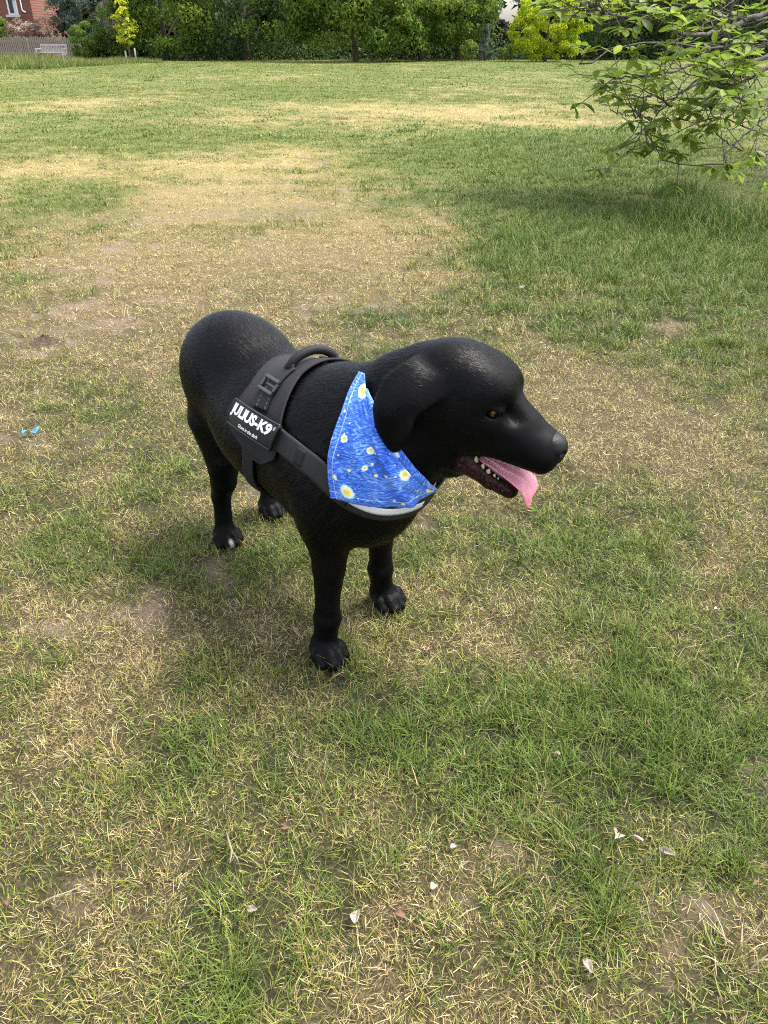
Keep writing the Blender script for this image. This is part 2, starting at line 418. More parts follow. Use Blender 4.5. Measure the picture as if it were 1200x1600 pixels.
# worn, parched and lush places: photo pixel centre, half-axes, (dry, bare, length) added
PATCH = [((470, 420), (260, 70), (.38, .05, -.1)), ((330, 330), (170, 40), (.30, .22, -.15)), ((440, 255), (60, 16), (.25, .45, -.2)), ((120, 400), (160, 50), (.22, .08, 0)),
         ((660, 385), (120, 45), (.38, .0, 0)), ((60, 520), (110, 50), (.12, .26, -.1)), ((250, 300), (60, 14), (.2, .2, 0)), ((780, 150), (190, 22), (.30, 0, 0)), ((900, 195), (180, 9), (.45, 0, 0)), ((330, 130), (300, 14), (.16, 0, 0)),
         ((700, 175), (160, 12), (.34, 0, 0)), ((100, 165), (120, 10), (.2, 0, 0)), ((500, 165), (140, 10), (.18, 0, 0)), ((300, 190), (120, 8), (.22, .0, 0)), ((90, 265), (120, 12), (.25, 0, 0)),
         ((930, 300), (260, 95), (-.50, -.2, .5)), ((1000, 225), (240, 30), (-.5, -.2, .4)), ((800, 410), (160, 60), (-.30, 0, .35)), ((1120, 420), (140, 90), (-.35, 0, .4)), ((620, 490), (90, 18), (-.35, -.1, .3)), ((640, 360), (40, 10), (-.3, 0, .3)),
         ((1075, 300), (70, 22), (.3, .9, -.3)), ((930, 243), (45, 6), (.2, .6, 0)), ((1130, 345), (70, 22), (-.6, -.6, 1.1)), ((1050, 510), (40, 10), (.2, .4, 0)), ((590, 480), (50, 9), (.1, .5, 0)), ((1060, 415), (40, 10), (.1, .35, 0)),
         ((950, 640), (170, 80), (.34, .05, -.1)), ((1010, 720), (120, 50), (.20, .18, -.1)), ((1100, 860), (50, 20), (.15, .4, 0)), ((1130, 560), (110, 40), (-.2, 0, .2)), ((900, 500), (100, 30), (-.15, 0, .2)),
         ((160, 200), (180, 20), (-.20, 0, .1)), ((110, 310), (200, 28), (-.25, 0, .1)), ((360, 215), (200, 14), (-.2, 0, .1)), ((420, 350), (70, 16), (-.2, 0, .1)), ((150, 460), (60, 10), (-.25, 0, .1)),
         ((90, 690), (80, 30), (.1, .40, -.1)), ((150, 955), (110, 38), (.22, .22, -.2)), ((40, 950), (60, 30), (.30, .2, 0)), ((110, 640), (110, 40), (-.1, 0, 0)), ((250, 560), (40, 20), (.1, .15, 0)),
         ((200, 870), (130, 45), (-.22, -.1, .1)), ((420, 900), (130, 60), (-.12, 0, .05)), ((50, 1400), (55, 60), (.12, .50, -.1)), ((240, 1290), (70, 40), (.30, .25, 0)), ((80, 1260), (70, 25), (.05, .35, 0)), ((310, 1240), (50, 20), (.1, .2, 0)),
         ((680, 1195), (45, 22), (.12, .42, -.1)), ((480, 1225), (35, 18), (.10, .36, -.1)), ((235, 1125), (40, 16), (.1, .25, 0)), ((140, 1140), (60, 18), (.15, .2, 0)), ((560, 1080), (180, 40), (-.05, 0, 0)),
         ((850, 1150), (160, 90), (-.22, -.1, .25)), ((1100, 1160), (120, 130), (-.28, -.2, .40)), ((950, 1370), (200, 80), (-.16, -.1, .30)), ((1050, 1000), (160, 60), (-.10, 0, .15)), ((880, 850), (160, 60), (-.06, 0, .1)), ((1150, 1490), (60, 60), (.12, 0, .3)), ((960, 1520), (40, 40), (.05, .12, 0)), ((1040, 1560), (60, 30), (.05, .08, 0)),
         ((200, 1390), (80, 40), (.16, .0, .1)), ((450, 1500), (200, 60), (-.08, -.05, .1)), ((150, 1540), (160, 50), (.12, 0, .1)), ((700, 1350), (120, 50), (.05, .06, 0)), ((380, 790), (60, 30), (.10, .18, 0)), ((280, 400), (380, 130), (.12, .07, 0)), ((150, 700), (170, 200), (.04, .10, 0)), ((900, 380), (330, 130), (-.12, -.1, .15)), ((60, 1100), (80, 60), (.1, .15, 0)), ((300, 480), (200, 30), (.15, .1, 0))]
_W = []
for (px, py), (ax, ay), val in PATCH:
    c0 = gpt(px, py); ex = gpt(px + ax, py); y0, y1 = gpt(px, min(py + ay, 1700))[1], gpt(px, max(py - ay, 68))[1]
    _W.append((c0[0], .5 * (y0 + y1), max(ex[0] - c0[0], .03), max((y1 - y0) / 2, .03), val))
def lawn(x, y):
    """dryness 0..1, bare soil 0..1, blade length factor at ground points"""
    x, y = np.asarray(x, float), np.asarray(y, float); r = np.hypot(x, y)
    wx, wy = x + .10 * fbm(x * 1.6, y * 1.6, 31) * np.minimum(1 + r * .12, 4), y + .10 * fbm(x * 1.6, y * 1.6, 47) * np.minimum(1 + r * .12, 4)
    dry = .40 + .20 * fbm(x * .55, y * .40, 3) + .34 * fbm(x * 3.1, y * 3.1, 5) + .22 * vnoise(x * 15, y * 15, 71)
    far = np.clip((y - 9) / 8, 0, 1); dry = dry - .28 * far + .34 * far * fbm(x * .22, y * .13, 9) + .22 * far * fbm(x * .9, y * .5, 91)
    bare = -.13 + .36 * fbm(x * 3.0, y * 3.0, 13, 5) - .15 * far; ln = 1 + .30 * fbm(x * 1.1, y * 1.1, 21) + .18 * fbm(x * 5, y * 5, 23)
    for cx, cy, rx, ry, (a, b, c) in _W:
        g = np.exp(-((wx - cx) / rx) ** 2 - ((wy - cy) / ry) ** 2); dry = dry + a * g; bare = bare + b * .62 * g; ln = ln + c * g
    bare = bare * (1 + 1.3 * fbm(x * 7, y * 7, 79, 4)) + .20 * vnoise(x * 17, y * 17, 77) * np.clip(bare * 4 + .6, .3, 1) + .16 * vnoise(x * 43, y * 43, 78)
    dry = .38 + (dry - .38) * 1.75
    return np.clip(dry, 0, 1), np.clip((bare - .07) * 3.2, 0, 1), np.clip(ln, .45, 2.4)
PAWS = [tuple((np.array(DOG_AT) + DOGM @ np.array((a, b, 0)))[:2]) for a, b in ((.03, -.101), (-.045, .105), (-.49, -.078), (-.549, .082))]
def height(x, y):
    x, y = np.asarray(x, float), np.asarray(y, float)
    z = .010 * fbm(x * 2.2, y * 2.2, 61) + .004 * vnoise(x * 11, y * 11, 63) + .05 * fbm(x * .13, y * .13, 65) * np.clip((np.hypot(x, y) - 4) / 12, 0, 1)
    m = np.ones_like(z)
    for px, py in PAWS: m = np.minimum(m, np.clip((np.hypot(x - px, y - py) - .06) / .12, 0, 1))
    return z * m - .004

def build_ground():
    a = np.concatenate([-np.geomspace(600, 1.0, 24), np.linspace(-.9, .3, 12), .3 + (np.geomspace(1, 900, 330) - 1) * .55 + np.linspace(0, 1.2, 330)])
    u = np.sign(np.linspace(-1, 1, 221)) * np.abs(np.linspace(-1, 1, 221)) ** 1.25
    A, U = np.meshgrid(a, u, indexing='ij'); X = U * (1.6 + 1.05 * np.abs(A)) ; Y = A
    X = np.where(A > 80, X * 1.6, X); Z = height(X, Y); V = np.stack([X, Y, Z], -1).reshape(-1, 3)
    dry, bare, ln = lawn(V[:, 0], V[:, 1])
    m = mat('lawn_soil', (.2, .15, .1), .95, .15); t = NT(m); c = t.coords()
    d = t.math('ADD', t.attr('dry'), t.math('MULTIPLY', t.math('SUBTRACT', t.noise(34, 5, .65, c), .5), .9), True)
    thatch = t.ramp(t.noise(160, 4, .7, c), [(.25, (.022, .018, .009)), (.5, (.065, .052, .025)), (.72, (.19, .15, .075))])  # thatch and green ground tones darkened to paint shade between the blades
    green = t.ramp(t.noise(120, 4, .7, c), [(.25, (.010, .012, .005)), (.6, (.030, .032, .012)), (.8, (.07, .065, .025))])
    soil = t.ramp(t.math('ADD', t.math('MULTIPLY', t.noise(75, 6, .75, c), .6), t.math('MULTIPLY', t.noise(420, 3, .7, c), .4)), [(.28, (.050, .036, .027)), (.5, (.165, .122, .092)), (.72, (.30, .245, .19))])
    col = t.mix(d, green, thatch)
    col = t.mix(t.math('ADD', t.attr('bare'), t.math('MULTIPLY', t.math('SUBTRACT', t.noise(60, 5, .7, c), .5), .5), True), col, soil)
    turf = t.mix(d, t.ramp(t.noise(9, 5, .7, c), [(.3, (.052, .074, .012)), (.7, (.098, .118, .020))]), t.ramp(t.noise(11, 5, .7, c), [(.3, (.19, .145, .060)), (.7, (.31, .245, .105))]))
    col = t.mix(t.math('MULTIPLY', t.attr('cover'), t.math('SUBTRACT', 1.0, t.math('MULTIPLY', t.attr('bare'), .8))), col, turf)
    t.out('Base Color', col); t.bump(t.math('ADD', t.noise(95, 6, .75, c), t.math('MULTIPLY', t.noise(500, 3, .6, c), .4)), .8, .012)
    o = link('lawn_ground', new_mesh('lawn_ground', V, gridfaces(len(a), len(u))[:, ::-1], m, attrs={'dry': dry, 'bare': bare, 'cover': np.clip((np.hypot(V[:, 0], V[:, 1]) - 3.0) / 6, 0, .92)}), kind='structure')
    return o

def grass_material(name='grass_blade'):
    m = mat(name, (.08, .12, .03), .62, .25); t = NT(m)
    dry, rnd, al, tint = t.attr('dry'), t.attr('rnd'), t.attr('along'), t.attr('tint')
    r2 = t.math('FRACT', t.math('MULTIPLY', rnd, 7.31))
    green = t.ramp(r2, [(.0, (.022, .050, .008)), (.2, (.048, .090, .010)), (.5, (.098, .148, .013)), (.8, (.175, .212, .020)), (1, (.26, .27, .045))])
    green = t.mix(tint, green, (.062, .142, .016), 'MIX')
    straw = t.ramp(r2, [(.0, (.095, .066, .030)), (.25, (.26, .190, .080)), (.7, (.51, .40, .175)), (1, (.64, .54, .30))])
    th = t.math('MULTIPLY', t.math('SUBTRACT', dry, rnd), 9.0); th = t.math('ADD', th, .5, True)
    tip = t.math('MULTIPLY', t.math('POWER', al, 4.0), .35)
    c = t.mix(th, t.mix(tip, green, straw), straw); c = t.mix(t.math('MULTIPLY', t.math('SUBTRACT', 1.0, al), .35), c, (.07, .058, .024)); t.out('Base Color', c)  # brown blade bases, darkened further to paint shade deep in the grass
    tr = t.n('ShaderNodeBsdfTranslucent', Color=c); mx = t.n('ShaderNodeMixShader', i0=.14); out = t.t.nodes['Material Output']
    t.t.links.new(t.b.outputs[0], mx.inputs[1]); t.t.links.new(tr.outputs[0], mx.inputs[2]); t.t.links.new(mx.outputs[0], out.inputs['Surface'])
    return m

def blades(r, P, az, L, tilt, curl, w, seg):
    """curved tapering blades from root points; returns vertices (n, 2*seg+1, 3) and faces per blade"""
    n = len(P); p = P.copy(); V = []; A = []
    wa = az + math.pi / 2 + r.normal(0, .5, n); wd = np.stack([np.cos(wa), np.sin(wa), r.normal(0, .28, n)], 1); tw = az.copy()
    for i in range(seg + 1):
        q = i / seg
        if i == seg: V.append(p[:, None]); A.append(1.)
        else:
            ww = (w * (1 - q ** 1.7) * .5)[:, None]; V.append(np.stack([p - wd * ww, p + wd * ww], 1)); A += [q, q]
        tl = np.minimum(tilt + curl * q, 1.72); st = L / seg; tw = tw + r.normal(0, .16, n)
        p = p + st[:, None] * np.stack([np.cos(tw) * np.sin(tl), np.sin(tw) * np.sin(tl), np.cos(tl)], 1)
        p[:, 2] = np.maximum(p[:, 2], P[:, 2] + .003 + .003 * (i > 0))
    f = []
    for i in range(seg - 1): f += [(2 * i, 2 * i + 1, 2 * i + 3), (2 * i, 2 * i + 3, 2 * i + 2)]
    f.append((2 * (seg - 1), 2 * (seg - 1) + 1, 2 * seg))
    return np.concatenate(V, 1), np.array(A), np.array(f)

def build_grass():
    r = np.random.default_rng(77); OV, OF, AT = [], [], {'dry': [], 'rnd': [], 'along': [], 'tint': []}; cnt = 0
    hw = lambda y: .56 * np.hypot(y, 1.1) + .12
    #        y0    y1   tufts/m2 blades radius  Lmin  Lmax   width  seg
    ZONES = [(.30, 1.7, 2900, 19, .022, .014, .040, .0017, 2), (1.7, 3.2, 1600, 17, .026, .016, .042, .0021, 2), (3.2, 5.6, 680, 14, .038, .020, .046, .0032, 2),
             (5.6, 11, 270, 16, .070, .020, .040, .0055, 1), (11, 24, 64, 16, .14, .022, .040, .012, 1), (24, 60, 10.5, 14, .32, .026, .045, .028, 1)]
    for y0, y1, dens, nb, rad, l0, l1, wid, seg in ZONES:
        ys = np.linspace(y0, y1, 60); wmax = hw(ys).max(); n = int((y1 - y0) * 2 * wmax * dens)
        C = np.stack([r.uniform(-wmax, wmax, n), r.uniform(y0, y1, n)], 1); C = C[np.abs(C[:, 0]) < hw(C[:, 1])]
        dry, bare, ln = lawn(C[:, 0], C[:, 1]); k = r.random(len(C)) > bare * .86
        C, dry, bare, ln = C[k], dry[k], bare[k], ln[k]; n = len(C)
        lush = r.random(n) < np.clip((ln - .98) * .8 * (1.2 - dry), 0, .8); flat = np.where(lush, .35, np.where(r.random(n) < .25 + dry * .6, .95, .5))
        size = np.where(lush, r.uniform(1.3, 1.9, n), r.uniform(.75, 1.25, n)) * np.clip(.5 + .5 * ln, .5, 1.6); tdry = np.clip(dry + r.normal(0, .15, n), 0, 1)
        m = np.maximum(3, (nb * r.uniform(.6, 1.4, n) * np.where(lush, 1.35, 1)).astype(int)); ti = np.repeat(np.arange(n), m); N = len(ti)
        a = r.uniform(0, 2 * math.pi, N); rr = rad * np.sqrt(r.random(N)) * np.where(lush[ti], .8, 1.15)
        P = np.stack([C[ti, 0] + rr * np.cos(a), C[ti, 1] + rr * np.sin(a), np.zeros(N)], 1)
        keep = np.ones(N, bool)
        for px, py in PAWS: keep &= np.hypot(P[:, 0] - px, P[:, 1] - py) > .026
        P, a, ti = P[keep], a[keep], ti[keep]; N = len(P); P[:, 2] = height(P[:, 0], P[:, 1]) - .003
        rb = r.random(N); L = r.uniform(l0, l1, N) * size[ti] * np.where(rb < tdry[ti], .72, 1.05)
        tilt = np.clip(r.normal(.30 + .95 * flat[ti], .32), .02, 1.5); curl = r.normal(.55, .45, N)
        if seg == 1: tilt = np.clip(tilt + .25, 0, 1.3)
        V, A, f = blades(r, P, a + r.normal(0, 1.1, N), L, tilt, curl, wid * r.uniform(.6, 1.35, N) * np.where(lush[ti], 1.15, 1) * np.where(rb < tdry[ti], .72, 1.), seg)
        nv = V.shape[1]; OV.append(V.reshape(-1, 3)); OF.append((np.arange(N)[:, None, None] * nv + f[None]).reshape(-1, 3) + cnt); cnt += N * nv
        AT['dry'].append(np.repeat(tdry[ti], nv)); AT['rnd'].append(np.repeat(rb, nv)); AT['along'].append(np.tile(A if seg > 1 else np.array([.35, .35, 1.]), N))
        AT['tint'].append(np.repeat((np.clip(.62 - dry, 0, .6) + .25 * np.clip(ln - 1.2, 0, 1))[ti], nv))
    # blades standing round the paws
    for px, py in PAWS:
        N = 170; a = r.uniform(0, 6.28, N); rr = r.uniform(.024, .062, N); P = np.stack([px + rr * np.cos(a), py + rr * np.sin(a), np.full(N, -.004)], 1)
        V, A, f = blades(r, P, r.uniform(0, 6.28, N), r.uniform(.018, .042, N), np.clip(r.normal(.5, .35, N), 0, 1.3), r.normal(.5, .4, N), r.uniform(.0012, .0024, N), 2); nv = 5
        OV.append(V.reshape(-1, 3)); OF.append((np.arange(N)[:, None, None] * nv + f[None]).reshape(-1, 3) + cnt); cnt += N * nv
        AT['dry'].append(np.full(N * nv, .4)); AT['rnd'].append(np.repeat(r.random(N), nv)); AT['along'].append(np.tile(A, N)); AT['tint'].append(np.full(N * nv, .1))
    # loose dead straw lying flat between the tufts
    n = 60000; C = np.stack([r.uniform(-3.4, 3.4, n), .3 + 5.3 * r.random(n) ** 1.3], 1); C = C[np.abs(C[:, 0]) < hw(C[:, 1])]; dry, bare, ln = lawn(C[:, 0], C[:, 1]); C = C[r.random(len(C)) < .35 + .5 * bare + .3 * dry]; N = len(C)
    P = np.stack([C[:, 0], C[:, 1], height(C[:, 0], C[:, 1]) + r.uniform(.001, .010, N)], 1); s_ = np.clip(.7 + .25 * C[:, 1], 1, 2)
    V, A, f = blades(r, P, r.uniform(0, 6.28, N), r.uniform(.008, .024, N) * s_, np.clip(r.normal(1.5, .08, N), 1.2, 1.6), np.zeros(N), r.uniform(.0007, .0014, N) * s_, 1)
    OV.append(V.reshape(-1, 3)); OF.append((np.arange(N)[:, None, None] * 3 + f[None]).reshape(-1, 3) + cnt); cnt += N * 3
    AT['dry'].append(np.full(N * 3, 1.)); AT['rnd'].append(np.repeat(r.random(N) * .9, 3)); AT['along'].append(np.ones(N * 3)); AT['tint'].append(np.zeros(N * 3))
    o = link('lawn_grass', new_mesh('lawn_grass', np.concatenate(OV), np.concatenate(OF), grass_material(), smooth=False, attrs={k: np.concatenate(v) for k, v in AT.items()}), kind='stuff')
    print('grass tris', sum(len(f) for f in OF))
    return tag(o, 'patchy mown grass, part green and part parched straw, covering the park lawn', 'grass')
ground = build_ground(); grass = build_grass()

# ---------------------------------------------------------------- trees, shrubs, house, fence and bench at the far edge of the field
def leaf_material(name, stops, transl=.30, rough=.65, spec=.15):
    m = mat(name, stops[len(stops) // 2], rough, spec); t = NT(m)
    c = t.ramp(t.attr('rnd'), [(i / (len(stops) - 1), q) for i, q in enumerate(stops)]); t.out('Base Color', c)
    tr = t.n('ShaderNodeBsdfTranslucent', Color=c); mx = t.n('ShaderNodeMixShader', i0=transl)
    t.t.links.new(t.b.outputs[0], mx.inputs[1]); t.t.links.new(tr.outputs[0], mx.inputs[2]); t.t.links.new(mx.outputs[0], t.t.nodes['Material Output'].inputs['Surface'])
    return m
def bark_material(name, a, b, scale=14):
    m = mat(name, a, .9, .2); t = NT(m); c = t.stretch(t.coords(), (scale, scale, scale * .25)); n = t.noise(1.0, 6, .65, c)
    t.out('Base Color', t.ramp(n, [(.3, a), (.7, b)])); t.bump(n, .7, .03); return m
LEAF = {'mid': leaf_material('leaves_mid_green', [(.036, .072, .012), (.078, .138, .020), (.135, .205, .030), (.205, .270, .045)], .42),
        'lime': leaf_material('leaves_lime_green', [(.075, .125, .016), (.115, .175, .022), (.165, .225, .032), (.22, .27, .050)], .40),
        'dark': leaf_material('leaves_dark_green', [(.014, .032, .010), (.030, .060, .016), (.052, .094, .022), (.085, .130, .030)]),
        'gold': leaf_material('leaves_golden', [(.17, .24, .012), (.28, .37, .016), (.42, .49, .022), (.56, .58, .035)], .45),
        'blue': leaf_material('needles_blue_green', [(.035, .060, .042), (.065, .100, .075), (.100, .140, .110), (.15, .19, .155)]),
        'plum': leaf_material('leaves_dark_plum', [(.018, .012, .016), (.030, .020, .026), (.045, .030, .034), (.06, .045, .04)]),
        'grey': leaf_material('twigs_grey_buff', [(.10, .09, .065), (.16, .14, .10), (.20, .17, .13), (.14, .15, .09)]),
        'pink': leaf_material('leaves_pink_variegated', [(.10, .12, .05), (.30, .20, .17), (.45, .33, .29), (.16, .18, .08)]),
        'yellow': leaf_material('leaves_yellow_green', [(.24, .30, .02), (.36, .42, .03), (.48, .50, .04), (.55, .53, .06)], .4)}
BARK = bark_material('bark_grey_brown', (.07, .055, .042), (.16, .13, .10))
def leaf_cloud(r, P, out, size, aspect=.5, droop=.25):
    """small folded leaves at P, facing roughly along `out`"""
    n = len(P); nrm = out + r.normal(0, .55, (n, 3)); nrm /= np.linalg.norm(nrm, axis=1, keepdims=True)
    d = r.normal(0, 1, (n, 3)); d[:, 2] -= droop * 2; d -= nrm * (d * nrm).sum(1, keepdims=True); d /= np.linalg.norm(d, axis=1, keepdims=True) + 1e-9
    s = np.cross(nrm, d); L = (size * r.uniform(.6, 1.35, n))[:, None]; w = L * aspect * .5
    V = np.stack([P, P + d * L * .45 + s * w + nrm * w * .35, P + d * L - nrm * L * .12, P + d * L * .45 - s * w + nrm * w * .35], 1).reshape(-1, 3)
    i = np.arange(n)[:, None] * 4; F = np.concatenate([i + np.array([[0, 1, 2]]), i + np.array([[0, 2, 3]])])
    return V, F, np.repeat(r.random(n), 4)
def crown_points(r, n, c, rad, clumps, lo=None, skirt=0.0, csize=.30, shape='ball', low=0.):
    """leaf positions gathered in clumps through a crown; returns points and outward directions"""
    c, rad = np.array(c, float), np.array(rad, float); u = r.normal(0, 1, (clumps, 3)); u /= np.linalg.norm(u, axis=1, keepdims=True)
    q = r.uniform(.35, 1.0, clumps) ** .6; C = c + u * rad * q[:, None]
    if shape == 'cone':
        h = r.random(clumps) ** 1.3; a = r.uniform(0, 6.28, clumps); rr = (1 - h) * r.uniform(.5, 1, clumps); C = np.stack([c[0] + rad[0] * rr * np.cos(a), c[1] + rad[1] * rr * np.sin(a), c[2] - rad[2] + 2 * rad[2] * h], 1)
    if low:
        kl = int(clumps * low); a = r.uniform(0, 2 * math.pi, kl); q = r.uniform(.62, 1.02, kl); sy = np.where(r.random(kl) < .8, -np.abs(np.sin(a)), np.sin(a))
        C[:kl] = np.stack([c[0] + rad[0] * q * np.cos(a), c[1] + rad[1] * q * sy, lo + r.random(kl) * 3.0], 1)
    if lo is not None: C[:, 2] = np.where(C[:, 2] < lo, lo + r.random(clumps) * rad[2] * .5, C[:, 2])
    cr = csize * rad.mean() * r.uniform(.6, 1.3, clumps); k = r.integers(0, clumps, n)
    v = r.normal(0, 1, (n, 3)); v[:, 2] = v[:, 2] * .75 + .15; v /= np.linalg.norm(v, axis=1, keepdims=True)
    P = C[k] + v * (cr[k] * r.uniform(.45, 1.0, n) ** .5)[:, None] * np.array([1, 1, .72])
    P[:, 2] = np.maximum(P[:, 2], r.uniform(.02, .35, n))
    out = v * .6 + (P - c) / np.linalg.norm(P - c, axis=1, keepdims=True) * .5 + np.array([0, 0, .35])
    return P, out, np.clip(.62 * r.random(clumps)[k] + .38 * r.random(n), 0, 1)
def tree(name, label, cat, x, y, c_z, rad, n, kind, leaf=.17, clumps=60, trunk=.16, lo=.4, group=None, seed=1, csize=.30, aspect=.5, second=None, droop=.25, shape='ball', lean=0, low=0.):
    r = np.random.default_rng(seed); z0 = float(height(x, y)); root = link(name, None, None, (x, y, z0)); tag(root, label, cat, group)
    top = c_z + rad[2] * .7; mb = MB(); px = np.linspace(0, 1, 7)
    if trunk:
        tp = np.stack([lean * px + .12 * np.sin(px * 4 + seed) * px, .1 * np.sin(px * 3 + seed * 2), -.1 + px * top], 1); mb.tube(tp, trunk * (1.15 - .95 * px) + .01, 9)
        for i in range(7 if top > 2.5 else 4):
            h = r.uniform(.22, .8); a = r.uniform(0, 6.28); b0 = tp[int(h * 6)]; e = b0 + np.array([math.cos(a) * rad[0] * .75, math.sin(a) * rad[1] * .75, r.uniform(.1, .5) * rad[2]])
            mid = (b0 + e) / 2 + np.array([0, 0, .12 * rad[2]]); mb.tube(resample_lin([b0, mid, e], 7), np.linspace(trunk * .45, .012, 7), 6)
        mb.build('trunk', BARK, root, True)
    P, out, kr = crown_points(r, n, (lean * .6, 0, c_z), rad, clumps, lo, csize=csize, shape=shape, low=low)
    V, F, rn = leaf_cloud(r, P, out, leaf, aspect, droop); rn = np.repeat(kr, 4)
    part('crown', V, F, LEAF[kind], root, smooth=False, attrs={'rnd': rn})
    if second:
        P, out, kr = crown_points(r, n // 4, (lean * .6, -rad[1] * .25, c_z + rad[2] * .25), np.array(rad) * .98, max(8, clumps // 4), lo + 1.0 if low else lo, csize=csize * .8, low=low); V, F, rn = leaf_cloud(r, P, out, leaf, aspect, droop)
        part('lime_leaves', V, F, LEAF[second], root, smooth=False, attrs={'rnd': rn})  # lime leaves set higher and nearer the front of the crown
    return root
def resample_lin(P, n):
    P = np.asarray(P, float); d = np.r_[0, np.cumsum(np.linalg.norm(np.diff(P, axis=0), axis=1))]; t = np.linspace(0, d[-1], n)
    return np.stack([np.interp(t, d, P[:, i]) for i in range(3)], 1)

def build_background():
    X = lambda px, Y: at(px, 97, Y)[0]
    G = 'broadleaf trees along the far edge of the field'
    tree('broadleaf_tree', 'light green drooping tree behind the small yellow-leaved sapling', 'tree', X(262, 53), 53, 3.6, (3.1, 2.8, 3.6), 15000, 'mid', .20, 80, .16, .40, G, 11, .21, second='lime', low=.66)
    tree('broadleaf_tree', 'very dark tree topped with lime leaves, left of the tree with a bare trunk', 'tree', X(385, 54), 54, 3.9, (3.4, 3.0, 3.8), 9000, 'dark', .20, 80, .24, .3, G, 12, .24, second='lime', low=.5)
    tree('broadleaf_tree', 'broad green tree with its trunk showing at the middle of the far edge', 'tree', X(556, 50), 50, 4.0, (3.6, 3.0, 3.5), 19000, 'mid', .21, 100, .15, .80, G, 13, .20, second='lime', lean=-.3, low=.7)
    tree('broadleaf_tree', 'green tree between the trunked tree and the gap of sky', 'tree', X(655, 53), 53, 3.9, (2.9, 2.7, 3.6), 13000, 'mid', .20, 80, .15, .50, G, 14, .21, second='lime', low=.65)
    tree('broadleaf_tree', 'green tree with a grey trunk just left of the gap of sky', 'tree', X(716, 54.5), 54.5, 4.0, (2.15, 2.3, 3.9), 9000, 'mid', .17, 70, .20, .9, G, 15, .22, low=.55)
    for px, Y, rx, cz, lab, sd in ((925, 55, 2.6, 3.8, 'dark tree right of the golden shrub, behind the magnolia branch tips', 21), (1020, 57, 3.2, 3.8, 'dark tree behind the middle of the magnolia branches', 22), (1125, 55, 3.2, 3.6, 'dark tree behind the magnolia branches near the right edge', 23), (1250, 57, 3.6, 3.9, 'dark tree at the right end of the far edge', 24), (-70, 66, 3.6, 4.4, 'dark tree behind the left end of the brick house', 25)):
        tree('broadleaf_tree', lab, 'tree', X(px, Y), Y, cz, (rx, rx * .9, 3.7), 7500, 'dark', .20, 60, .2, .25, G, sd, .30)
    tree('broadleaf_tree', 'distant leafy treetop showing beside the sky above the golden shrub', 'tree', X(826, 70), 70, 3.6, (1.9, 1.9, 2.6), 4200, 'dark', .17, 40, .16, 1.2, G, 26, .26)
    tree('golden_shrub', 'bright golden-yellow shrub at the far edge of the field', 'shrub', X(851, 48.6), 48.6, 1.55, (2.1, 1.9, 1.65), 18000, 'gold', .13, 110, .08, .12, None, 31, .15, .5, None, .7)
    tree('dark_plum_shrub', 'dark purple-leaved shrub below the gap of sky', 'shrub', X(787, 58), 58, 1.25, (.85, .8, 1.15), 3000, 'plum', .13, 26, .05, .1, None, 32, .30)
    tree('small_conifer', 'small blue-green conifer in front of the grey trunk', 'conifer', X(757, 51.5), 51.5, .85, (.65, .65, .95), 3600, 'blue', .10, 50, .05, .06, None, 33, .20, .25, None, .3, 'cone')
    tree('small_shrub', 'small pale green bush beside the blue-green conifer', 'shrub', X(732, 50.5), 50.5, .55, (.52, .5, .58), 1600, 'lime', .10, 20, .03, .05, None, 34, .30)
    tree('small_shrub', 'low green bush between the plum shrub and the golden shrub', 'shrub', X(791, 50), 50, .5, (.42, .42, .48), 1200, 'mid', .09, 16, .03, .05, None, 35, .30)
    tree('dense_shrub', 'rounded bright green bush beside the bench and fence', 'shrub', X(141, 51), 51, 1.05, (1.0, .9, 1.05), 5200, 'mid', .11, 44, .06, .08, None, 41, .26)
    tree('dense_shrub', 'dark blue-green bush between the rounded bush and the sapling', 'shrub', X(178, 52.5), 52.5, .85, (.85, .8, .95), 3600, 'dark', .11, 36, .05, .06, None, 42, .28)
    tree('blue_conifer', 'tall grey-blue conifer with drooping branches beside the brick house', 'conifer', X(138, 59), 59, 2.9, (2.2, 1.9, 2.8), 9000, 'blue', .17, 60, .16, .9, None, 43, .26, .22, None, .5)
    tree('bare_shrub', 'grey-buff twiggy shrub behind the fence, in front of the house corner', 'shrub', X(84, 58.2), 58.2, 1.35, (1.1, .7, 1.1), 3600, 'grey', .14, 30, .05, .5, None, 44, .30, .16, None, .1)
    tree('bare_shrub', 'brown twiggy bush between the blue conifer and the drooping tree', 'shrub', X(192, 56), 56, 1.9, (1.2, .8, 1.4), 4200, 'grey', .15, 36, .06, .7, None, 45, .30, .16, None, .1)
    tree('variegated_shrub', 'pink and cream leaved shrub over the fence below the house window', 'shrub', X(43, 58), 58, 1.55, (.95, .7, .65), 2600, 'pink', .11, 26, .05, .6, None, 46, .30)
    tree('dense_shrub', 'green bush over the fence at the far left below the house', 'shrub', X(8, 58.4), 58.4, 1.6, (.95, .8, .75), 2800, 'mid', .12, 26, .05, .6, None, 47, .30)
    # undergrowth and hedge behind everything: one mass
    r = np.random.default_rng(5); n = 34000; x = r.uniform(X(112, 61), 44, n); gap = (x > X(766, 63)) & (x < X(804, 63)); P = np.stack([x, 61 + r.normal(0, 1.2, n), np.where(gap, r.uniform(0, 1.7, n), r.uniform(0, 5.0, n) ** 1.0)], 1)
    V, F, rn = leaf_cloud(r, P, np.tile([0, -.8, .5], (n, 1)), .50, .7); o = link('far_hedge', new_mesh('far_hedge', V, F, LEAF['dark'], False, {'rnd': rn}), kind='stuff'); tag(o, 'dark hedge and undergrowth massed behind the trees', 'hedge')
